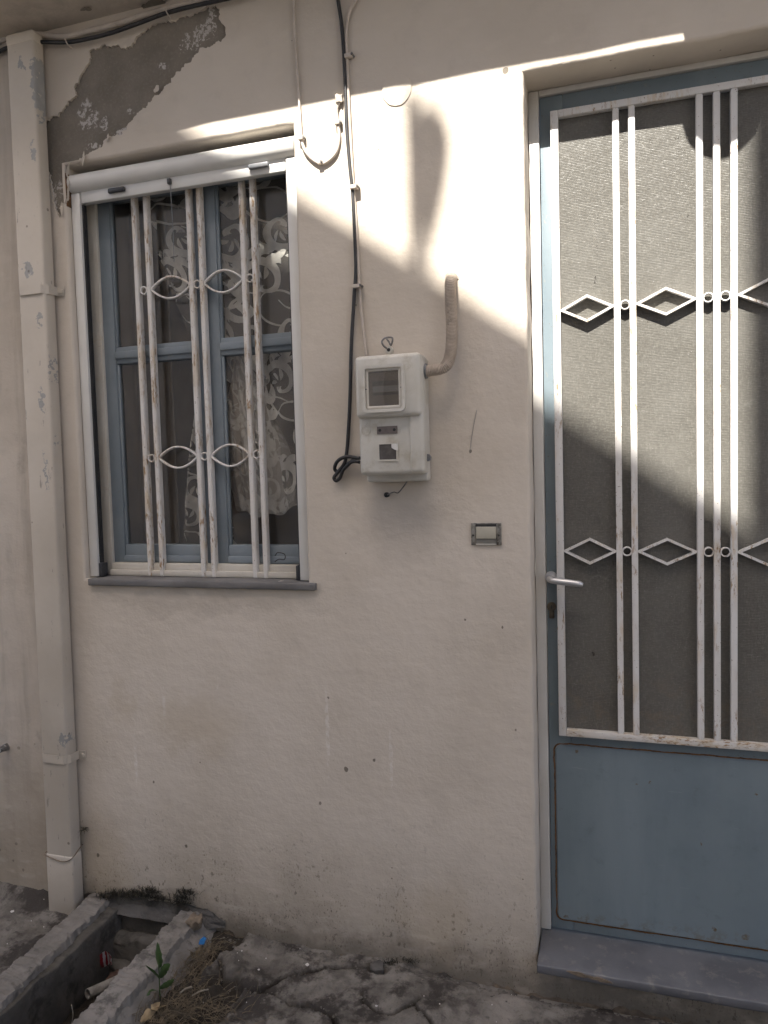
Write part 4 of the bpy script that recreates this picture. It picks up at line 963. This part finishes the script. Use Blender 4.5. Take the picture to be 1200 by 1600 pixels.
# ---- conduit from the meter box into the wall
q0 = Vector((mx1-.001, -.055, at(668, 580, -.055).z)); pts = [q0, q0+Vector((.022, 0, .001)), at(695, 573, -.05), at(704, 552, -.038), at(706, 510, -.030), at(704, 470, -.026), at(704, 443, -.022), at(706, 434, -.002), at(706, 432, .01)]
pth = spline(pts, 26)
cd_o = link('flexible_conduit', mesh('flexible_conduit', *tube_data(pth, .0145, 18), smooth=True), 'conduit'); tag(cd_o, 'ribbed painted conduit bending from meter box up into the wall', 'conduit')
L_ = [0]
for a, b in zip(pth, pth[1:]): L_.append(L_[-1]+(b-a).length)
def smp(s_):
    for i in range(len(L_)-1):
        if L_[i+1] >= s_: t = (s_-L_[i])/max(1e-9, L_[i+1]-L_[i]); return pth[i].lerp(pth[i+1], t)
    return pth[-1]
npt = 700; pth2 = [smp(L_[-1]*i/npt) for i in range(npt+1)]
vs, fs = tube_data(pth2, lambda t: .0148+.0013*math.sin(t*npt*2*math.pi/8.0), 18); cd_o.data = mesh('flexible_conduit', [Vector(v)+Vector((N3(v[0], v[1], v[2], 120), N3(v[2], v[1], v[0], 120), 0))*.0009 for v in vs], fs, True); cd_o.data.materials.append(MT['conduit'])
cp = at(706, 431); pts = jag([(cp.x+.021*math.cos(t*.7), cp.z+.016*math.sin(t*.7)) for t in range(9)], .006, .008, 4); n = len(pts)
cd_o2 = link('mortar_collar', mesh('mortar_collar', [(p[0], -.0003, p[1]) for p in pts]+[(cp.x+(p[0]-cp.x)*.7, -.006, cp.z+(p[1]-cp.z)*.7) for p in pts], [(i, (i+1) % n, n+(i+1) % n, n+i) for i in range(n)]+[tuple(range(n, 2*n))]), 'plaster_n', cd_o)

# ---- small wire and plug under the meter box
wp = thing('wall_wire', 'short bare wire leaving a black plug under the meter box', 'wire', tuple(at(605, 772)))
c = at(605, 773); disc('plug', c.x, c.z, -.010, .003, .0075, 'black', wp, 14, .002)
tube('wire', [(c.x+.004, -.010, c.z), at(615, 769, -.02), at(622, 770, -.022), at(630, 761, -.022), at(636, 752, -.020)], .0018, 'steel', wp, 6)

# ---- bell push plate with its cover missing
bp = thing('bell_plate', 'small rectangular bell push plate with grimy metal surround by the door', 'doorbell', tuple(at(760, 835)))
A = at(736, 817); B = at(784, 852); x0, x1, z1, z0 = A.x, B.x, A.z, B.z
m_ = simple('grimy_zinc', (.30, .29, .26), (.15, .14, .12), .5, 60, .3, .5, .001, 200, .5, ((.06, .05, .04), 70, .5, .8))
box('back_plate', x0, x1, -.0035, .001, z0, z1, m_, bp, .0015); 
box('flange', x0+.001, x0+.013, -.0065, -.0036, z0+.002, z1-.002, m_, bp, .001); box('flange', x1-.013, x1-.001, -.0065, -.0036, z0+.002, z1-.002, m_, bp, .001)
box('bottom_rim', x0+.0135, x1-.0135, -.006, -.0036, z0+.001, z0+.005, 'cream', bp, .001); box('top_gap', x0+.004, x1-.004, -.0042, -.0036, z1-.010, z1-.003, 'black', bp)
box('push_button', x0+.0150, x1-.0145, -.0095, -.0043, z0+.019, z1-.0105, simple('ivory_plastic', (.46, .43, .35), (.42, .39, .31), .5, 20), bp, .0012); box('name_strip', x0+.0150, x1-.0145, -.0062, -.0037, z0+.006, z0+.018, simple('grey_label', (.21, .205, .18), (.16, .155, .14), .4, 40), bp)
for s_ in (x0+.0065, x1-.0065): disc('screw', s_, (z0+z1)/2-.003, -.0078, -.0066, .003, 'black', bp, 12)

# ---- cables
def pxpath(l, y): return [at(a, b, y) for a, b in l]
bc = thing('black_cable', 'black cable running down the wall into a knot beside the meter box', 'cable', tuple(at(545, 700)))
tube('cable', [Vector((-.735, -.030, 2.872))]+pxpath([(524, -30), (529, 5), (534, 40), (537, 80), (540, 140), (542, 200), (547, 262), (551, 300), (554, 360), (556, 420), (553, 470), (549, 540), (547, 620), (544, 680), (541, 712)], -.010)+[at(537, 726, -.014), at(528, 738, -.016), at(522, 746, -.014), at(525, 751, -.012), at(531, 747, -.014), at(536, 735, -.022), at(543, 727, -.024), at(551, 719, -.022), at(556, 716, -.024)], .0052, 'black', bc, 12)
tube('knot_loop', [at(562, 722, -.028), at(553, 721, -.027), at(545, 724, -.016), at(537, 732, -.012), at(528, 737, -.010), at(523, 733, -.012), at(525, 724, -.020), at(532, 717, -.026), at(541, 714, -.026), at(550, 714, -.024), at(563, 716, -.03)], .0052, 'black', bc, 12)
def clip(px_, py_, parent, y=-.012, w_=.012, mat='cable_w'):
    c = at(px_, py_, y); b_ = box('cable_clip', c.x-w_, c.x+w_*.8, y-.006, -.001, c.z-.0055, c.z+.0055, mat, parent, .002); disc('nail', c.x+w_*.9, c.z+.001, y-.007, -.002, .0035, 'steel', b_, 8)
wc = thing('white_cable', 'pale painted cable running beside the black one down to the meter box', 'cable', tuple(at(555, 300)))
tube('cable', [Vector((-.60, -.012, 2.872))]+pxpath([(566, -25), (556, 0), (545, 22), (541, 55), (542, 90), (544, 140), (547, 200), (552, 290), (557, 360), (561, 440), (566, 500), (573, 562)], -.007), .0042, 'cable_w', wc, 10)
clip(545, 87, wc); clip(553, 292, wc, -.016); clip(558, 447, wc, -.016)
lcb = thing('looped_cable', 'pale painted cable hanging in a hook-shaped loop right of the window', 'cable', tuple(at(500, 250)))
tube('cable', [Vector((-.858, -.008, 2.872))]+pxpath([(458, -25), (459, 20), (461, 60), (464, 110), (467, 150), (469, 190), (471, 215), (475, 232), (485, 246), (501, 256), (515, 250), (526, 236), (530, 215), (528, 192), (526, 172), (531, 157)], -.006), lambda t: .0036 if t < .35 else .0046, 'cable_w', lcb, 10)
clip(471, 216, lcb, -.009, .009); clip(528, 192, lcb, -.009, .009); clip(500, 254, lcb, -.009, .006)
c = at(531, 155, -.006); rough_box('plaster_blob', c.x-.011, c.x+.011, -.013, .0, c.z-.010, c.z+.011, 'plaster_n', lcb, .005, .006, 60, .004)
sc_ = thing('soffit_black_cable', 'black cable sagging under the soffit across the top left corner', 'cable', tuple(at(170, 52)))
tube('cable', [Vector((-3.3, -.03, 2.85)), Vector((-2.4, -.03, 2.84))]+pxpath([(-40, 100), (0, 80), (25, 70), (60, 66), (105, 66), (140, 60), (175, 51), (215, 37), (255, 22), (300, 10), (345, 0), (400, -14)], -.022)+[Vector((-.6, -.022, 2.852)), Vector((.4, -.022, 2.858)), Vector((2.0, -.022, 2.85))], .0060, 'black', sc_, 12)
for p in ((106, 66), (262, 19)): c = at(*p, -.022); tube('cable_tie', [(c.x-.004, -.029, c.z+.008), (c.x, -.031, c.z), (c.x+.004, -.029, c.z-.010), (c.x+.005, -.012, c.z-.014)], .0022, 'cable_w', sc_, 6)
sb = thing('soffit_pale_cable', 'pale painted cable along the top of the wall above the black one', 'cable', tuple(at(170, 40)))
tube('cable', [Vector((-3.3, -.022, 2.868)), Vector((-2.4, -.022, 2.866))]+pxpath([(-40, 85), (0, 64), (25, 54), (55, 53), (100, 57), (140, 48), (180, 38), (230, 22), (300, 4), (360, -10)], -.011)+[Vector((-.6, -.011, 2.868)), Vector((2.0, -.011, 2.868))], .0085, 'cable_w', sb, 12)

# ---- tap stub on the neighbour's wall
c = at(4, 1170, -.03); tp = thing('tap_stub', 'small dark metal tap stub at the left edge of the photo', 'tap', (c.x, 0, c.z))
link('pipe_stub', mesh('pipe_stub', *tube_data([Vector((c.x, .0, c.z)), Vector((c.x, -.022, c.z)), Vector((c.x, -.024, c.z)), Vector((c.x, -.042, c.z))], lambda t: .0125 if t < .5 else .010, 14)), 'steel', tp); disc('tap_cap', c.x, c.z, -.050, -.042, .0075, 'alu', tp, 14, .002)
# thread of a cobweb and a nail on the wall
c = at(737, 690, -.004); tg = thing('wall_thread', 'thin thread hanging on the plaster below the conduit', 'thread', tuple(c))
tube('thread', [at(745, 640, -.001), at(740, 665, -.002), at(736, 690, -.003), at(734, 708, -.003)], .0007, 'greyplastic', tg, 5)
# dark weed tuft stuck between pipe and wall
# ================================================================== DRAIN PIT
KZ = .048
pit = thing('drain_pit', 'open concrete drain pit with broken kerbs at the foot of the wall', 'drain', (-1.46, -.28, 0))
iL = -1.592; iR = -1.345
def kerb(name, xa0, xa1, xb0, xb1, mat='concrete'):
    # kerb from the wall (a) to the street end (b): top face x0..x1, inner wall going down into the pit
    n_ = 240; vs = []; m = 15
    for i in range(n_+1):
        t = i/n_; y = .012-.62*t; x0 = xa0+(xb0-xa0)*t; x1 = xa1+(xb1-xa1)*t
        w5 = (x1-x0); prof_ = [(x0, -.36), (x0, -.15), (x0, KZ-.04), (x0, KZ-.020), (x0, KZ-.006), (x0+.003, KZ-.001)]+[(x0+w5*q_, KZ) for q_ in (.18, .34, .5, .66, .82)]+[(x1-.003, KZ-.002), (x1, KZ-.010), (x1+.004, -.03), (x1+.01, -.08)]
        for (x, z) in prof_:
            vs.append((x+.006*fbm(x, y, z, 12)+.006*fbm(x, y, z, 55)+.002*fbm(x, y, z, 140), y, z+.006*fbm(x+3, y, z, 10)+.005*fbm(x, y, z+3, 60)+.0022*fbm(x, y, z, 150)))
    fs = [(i*m+k, i*m+k+1, (i+1)*m+k+1, (i+1)*m+k) for i in range(n_) for k in range(m-1)]
    o = link(name, mesh(name, vs, fs, True), mat, pit); o.data.set_sharp_from_angle(angle=R(38)); return o
kerb('kerb', -1.705, -1.622, -1.672, -1.582); kr = kerb('kerb', iR, -1.262, -1.355, -1.266)
kr['label'] = 'right-hand kerb with a pale broken end'
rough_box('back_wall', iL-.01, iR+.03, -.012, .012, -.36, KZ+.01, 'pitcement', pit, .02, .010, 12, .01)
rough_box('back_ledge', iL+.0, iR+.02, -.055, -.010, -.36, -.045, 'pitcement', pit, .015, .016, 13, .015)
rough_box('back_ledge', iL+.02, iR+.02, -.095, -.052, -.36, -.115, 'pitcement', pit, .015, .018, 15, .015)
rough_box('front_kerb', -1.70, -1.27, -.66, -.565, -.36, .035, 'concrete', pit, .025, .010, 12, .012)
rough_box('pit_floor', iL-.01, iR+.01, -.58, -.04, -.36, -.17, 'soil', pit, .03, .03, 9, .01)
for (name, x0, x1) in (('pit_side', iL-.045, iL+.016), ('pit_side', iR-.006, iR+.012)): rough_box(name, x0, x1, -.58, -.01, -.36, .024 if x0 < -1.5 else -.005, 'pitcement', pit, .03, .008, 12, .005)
# cement fillet where kerbs meet the wall, and the sloping mortar flank of the right kerb
vs = []; nx_, nz_ = 50, 10
for j in range(nz_+1):
    for i in range(nx_+1):
        x = -1.69+.50*i/nx_; t = j/nz_; edge = min(1, min(i, nx_-i)/6); top = .062+.014*fbm(x, 0, 0, 14)+.006*fbm(x, 1, 0, 50)
        vs.append((x, -.004-.030*t**1.6*(edge)-.006*fbm(x, t, 0, 14), .0+top*(1-t)*(0.5+.5*edge)+(.012*t)))
o = link('cement_fillet', mesh('cement_fillet', vs, [(j*(nx_+1)+i, (j+1)*(nx_+1)+i, (j+1)*(nx_+1)+i+1, j*(nx_+1)+i+1) for j in range(nz_) for i in range(nx_)], True), 'fillet', pit)
vs = []; nx_, ny_ = 14, 40
for j in range(ny_+1):
    for i in range(nx_+1):
        t = i/nx_; y = .0-.5*j/ny_; w_ = .085*(1-.35*j/ny_); x = -1.285+w_*t; vs.append((x+.006*fbm(x, y, 0, 16), y, KZ-.008-.070*t**1.3+.008*fbm(x, y, 2, 14)+.003*fbm(x, y, 2, 50)))
link('mortar_flank', mesh('mortar_flank', vs, [(j*(nx_+1)+i, j*(nx_+1)+i+1, (j+1)*(nx_+1)+i+1, (j+1)*(nx_+1)+i) for j in range(ny_) for i in range(nx_)], True), 'concrete', pit)
c = gr(306, 1437, .06); st_ = rough_box('stone_lump', c.x-.022, c.x+.022, c.y-.018, c.y+.02, .03, .075, 'mortar', None, .008, .012, 40, .012); tag(st_, 'small pale stone at the corner of kerb and wall', 'stone')
# slate-like lump lying in the hollow by the wall
c = gr(590, 1512, .0); lm = rough_box('dark_stone', c.x-.020, c.x+.018, c.y-.012, c.y+.018, -.022, .010, 'fillet', None, .006, .008, 50, .01); tag(lm, 'dark lump of cement in the hollow at the wall foot', 'stone')
# things in the pit
c = gr(137, 1553, -.075); d_ = Vector((.30, 1, -.22)).normalized(); st = thing('drain_pipe_end', 'grey plastic pipe end sticking out in the drain pit', 'pipe', tuple(c))
vs, fs = tube_data([c, c+d_*.16], .0145, 20, False); v2, f2 = tube_data([c, c+d_*.16], .0115, 20, False); k0 = len(vs)
vs += v2; fs += [tuple(reversed([k0+i for i in f])) for f in f2]; fs += [(i, k0+i, k0+(i+1) % 20, (i+1) % 20) for i in range(20)]
link('pipe_wall', mesh('pipe_wall', vs, fs, True), simple('grimy_grey_pipe', (.24, .22, .19), (.13, .115, .095), .7, 40), st)
c = gr(167, 1514, -.10)
wrp = thing('snack_wrapper', 'crumpled red and white striped wrapper in the drain pit', 'wrapper', tuple(c))
for k in range(9):
    vs = []
    for j in range(9):
        t = j/8
        for i in range(2):
            s_ = (k+i)/9-.5; x = s_*.070; z = .045*t+.010*math.sin(t*3+s_*5)+.02*s_; y = -.020*t+.018*math.cos(s_*3.2)+.006*N3(s_, t, 0, 5); vs.append(c+Vector((x*.8+.012*t, y-.02*s_, z+.010)))
    link('wrapper_stripe', mesh('wrapper_stripe', vs, [(j*2, j*2+1, j*2+3, j*2+2) for j in range(8)], True), 'redfoil' if k % 2 == 0 else 'whitefoil', wrp)
def crumple(name, c, rx, ry, mat, label, cat, seed):
    bm = bmesh.new(); bmesh.ops.create_icosphere(bm, subdivisions=3, radius=1)
    for v in bm.verts: p = v.co.copy(); v.co = c+Vector((p.x*rx, p.y*ry, p.z*rx*.35))*(1+.5*N3(p.x+seed, p.y, p.z, 2.2))
    me = bpy.data.meshes.new(name); bm.to_mesh(me); bm.free(); return tag(link(name, me, mat), label, cat)
crumple('brown_wrapper', gr(186, 1532, -.12), .045, .035, simple('brown_paper', (.11, .055, .035), (.07, .04, .028), .7), 'crumpled brown paper beside the striped wrapper in the pit', 'litter', 1)
c = gr(315, 1479, .005); bcp = thing('bottle_cap', 'small blue plastic scrap in the litter beside the kerb', 'litter', tuple(c))
vs = []
for (x, z) in ((-.008, 0), (.010, .002), (.014, .016), (.004, .020), (-.006, .012)): vs += [(c.x+x, c.y-.004+z*.4, c.z+z+.008), (c.x+x, c.y+.001+z*.4, c.z+z+.008)]
link('cap', mesh('cap', vs, [(0, 2, 4, 6, 8), (9, 7, 5, 3, 1)]+[(2*i, (2*i+2) % 10+0, (2*i+3) % 10, 2*i+1) for i in range(5)]), 'bluecap', bcp)
# ---- weed with broad leaves growing by the kerb
base = gr(250, 1562, -.01); wd = thing('weed', 'green broad-leaved weed growing beside the right kerb', 'weed', tuple(base))
def leaf(name, pts, wid, parent, mat='leaf', cup=.25):
    pth = spline(pts, 5); n_ = len(pth); vs = []; 
    for i, p in enumerate(pth):
        t = i/(n_-1); d = (pth[min(i+1, n_-1)]-pth[max(i-1, 0)]).normalized(); s_ = d.cross(Vector((0.15, 1, .1))).normalized(); up_ = s_.cross(d)
        w_ = wid*max(.03, math.sin(math.pi*min(1, .04+.96*t**.85))**.75)*(1+.12*math.sin(t*23))
        for k in (-1, -.5, 0, .5, 1): vs.append(p+s_*(w_*k)+up_*(w_*cup*abs(k)))
    fs = [(i*5+k, i*5+k+1, (i+1)*5+k+1, (i+1)*5+k) for i in range(n_-1) for k in range(4)]
    return link(name, mesh(name, vs, fs, True), mat, parent)
def gp(px_, py_, y): return at(px_, py_, y)
yb = base.y
tube('stem', [base, gp(249, 1530, yb), gp(248, 1505, yb)], .0018, 'leaf', wd, 6)
leaf('leaf', [gp(249, 1512, yb), gp(247, 1495, yb-.005), gp(246, 1472, yb)], .0125, wd)
leaf('leaf', [gp(249, 1530, yb), gp(240, 1520, yb-.02), gp(227, 1508, yb-.03)], .008, wd)
leaf('leaf', [gp(250, 1528, yb), gp(257, 1514, yb-.02), gp(266, 1506, yb-.02)], .011, wd)
leaf('leaf', [gp(249, 1545, yb), gp(262, 1538, yb-.03), gp(272, 1530, yb-.05)], .008, wd)
leaf('leaf', [gp(249, 1550, yb), gp(238, 1548, yb-.03), gp(229, 1556, yb-.05)], .007, wd)
# dry husk and sticks
c = gr(243, 1580, .0); hk = thing('dry_husk', 'dry tan leaf husk lying by the right kerb', 'dry leaf', tuple(c))
leaf('husk_blade', [gr(220, 1597, .0), gr(236, 1580, .018), gr(250, 1566, .012)], .012, hk, 'dryleaf', .5); leaf('husk_blade', [gr(228, 1592, .004), gr(245, 1578, .012), gr(262, 1570, .004)], .007, hk, 'dryleaf', .5)
for i, (a, b, z, lab) in enumerate((((281, 1552), (300, 1542), .008, 'short pale stick in the litter near the weed'), ((300, 1556), (326, 1546), .004, 'longer pale stick in the litter right of the short one'))):
    p, q = gr(*a, z), gr(*b, z+.012); o = link('stick', mesh('stick', *tube_data(spline([p, p.lerp(q, .5)+Vector((0, 0, .004)), q], 4), .0026-.0006*i, 6), smooth=True), 'stick'); tag(o, lab, 'stick', 'pale sticks in the litter')
o = link('straw', mesh('straw', *tube_data(spline([gr(112, 1602, .0), gr(114, 1585, .03), gr(112, 1570, .06)], 5), .0013, 6), smooth=True), 'stick'); tag(o, 'thin upright straw at the near end of the drain pit', 'straw')
# ---- stuff: dead grass and root litter, moss at the wall foot, paint chips
def blades(name, spots, n_, l0, l1, mat, label, cat, up_=.5, seed=1, wid=.0011):
    rnd = random.Random(seed); vs, fs = [], []
    for _ in range(n_):
        c, sx, sy = rnd.choice(spots); p = Vector((c.x+rnd.gauss(0, sx), c.y+rnd.gauss(0, sy), c.z)); a = rnd.uniform(0, 6.28); l = rnd.uniform(l0, l1); u_ = rnd.uniform(.0, up_)
        d = Vector((math.cos(a), math.sin(a), u_)).normalized(); s_ = Vector((-math.sin(a), math.cos(a), .3)).normalized()*wid; k = len(vs); bend = Vector((rnd.gauss(0, .3), rnd.gauss(0, .3), -rnd.uniform(0, .5)))*l
        for j in range(4): t = j/3; q = p+d*(l*t)+bend*t*t; vs += [q-s_*(1-t*.8), q+s_*(1-t*.8)]
        fs += [(k+2*j, k+2*j+1, k+2*j+3, k+2*j+2) for j in range(3)]
    o = link(name, mesh(name, vs, fs), mat); o['kind'] = 'stuff'; o['label'] = label; o['category'] = cat; return o
blades('dead_grass', [(gr(300, 1520, .0), .03, .05), (gr(290, 1560, .0), .05, .05), (gr(315, 1490, .0), .02, .03), (gr(330, 1580, 0), .05, .04), (gr(262, 1590, .0), .04, .03)], 900, .02, .08, 'drygrass', 'tangled dead grass and roots beside the kerb', 'grass', .7, 2)
mp_ = [(at(a, b+4, -.012), .016, .006) for a, b in ((165, 1398), (180, 1394), (195, 1396), (210, 1393), (225, 1397), (235, 1390), (250, 1402), (284, 1400), (290, 1392), (280, 1408))]
blades('dry_moss', mp_, 1500, .008, .036, 'moss', 'dark dry moss along the wall above the drain pit', 'moss', 2.2, 3, .0012)
blades('root_tuft', [(at(612, 1505, -.012), .012, .006), (at(605, 1508, -.015), .01, .006), (at(640, 1503, -.01), .01, .004)], 130, .01, .035, 'moss', 'dark root tuft growing out at the wall foot', 'moss', 1.5, 4, .0011)
blades('pipe_weed', [(at(131, 1296, -.012), .003, .004)], 40, .012, .034, 'moss', 'dry weed wedged between downpipe and wall', 'weed', .6, 8, .0014)
rnd = random.Random(11); vs, fs = [], []
for _ in range(34):
    x = rnd.choice((rnd.uniform(-1.2, .3), rnd.gauss(-.62, .12), rnd.gauss(-1.02, .08), rnd.gauss(-.3, .08), rnd.uniform(-2.0, -1.68)))
    if -1.68 < x < -1.2: continue
    y = -abs(rnd.gauss(.02, .17))-.015; z = ph(x, y)+.0012; r_ = rnd.choice((.0011, .0014, .0014, .002, .002, .0032, .006)); k = len(vs); a0_ = rnd.uniform(0, 6)
    m = 5; pp = [(x+r_*rnd.uniform(.6, 1.3)*math.cos(a0_+6.28*i/m), y+r_*rnd.uniform(.6, 1.3)*math.sin(a0_+6.28*i/m)) for i in range(m)]
    vs += [(a, b, z) for a, b in pp]+[(a, b, z+.0018) for a, b in pp]; fs += [tuple(range(k+m, k+2*m))]+[(k+i, k+(i+1) % m, k+m+(i+1) % m, k+m+i) for i in range(m)]
o = link('paint_chips', mesh('paint_chips', vs, fs), 'chip'); o['kind'] = 'stuff'; o['label'] = 'white flakes of fallen paint on the pavement'; o['category'] = 'paint chips'

# grit and small stones packed along the wall foot and in the cracks
rnd = random.Random(21); vs, fs = [], []
for _ in range(900):
    if rnd.random() < .55: x = rnd.uniform(-1.2, .4); y = -.012-abs(rnd.gauss(0, .025))
    elif rnd.random() < .5:
        a, b, wd, dp_ = rnd.choice(CR); t = rnd.random(); x = a.x+(b.x-a.x)*t+rnd.gauss(0, .008); y = a.y+(b.y-a.y)*t+rnd.gauss(0, .008)
    else: x = rnd.uniform(-1.2, .4); y = -rnd.uniform(.02, .42)
    r_ = rnd.choice((.0015, .002, .002, .003, .003, .0045, .007)); z = ph(x, y); k = len(vs)
    ico = [(0, 0, 1), (.9, 0, .2), (.28, .85, .2), (-.72, .52, .2), (-.72, -.52, .2), (.28, -.85, .2), (0, 0, -.6)]
    for (a, b, c) in ico: j = rnd.uniform(.65, 1.25); vs.append((x+a*r_*j, y+b*r_*j, z+c*r_*.7*j))
    fs += [(k, k+1+i, k+1+(i+1) % 5) for i in range(5)]+[(k+6, k+1+(i+1) % 5, k+1+i) for i in range(5)]
o = link('grit', mesh('grit', vs, fs), simple('grit_stone', (.15, .135, .115), (.07, .062, .052), .95, 35)); o['kind'] = 'stuff'; o['label'] = 'loose grit and small stones along the wall foot'; o['category'] = 'grit'
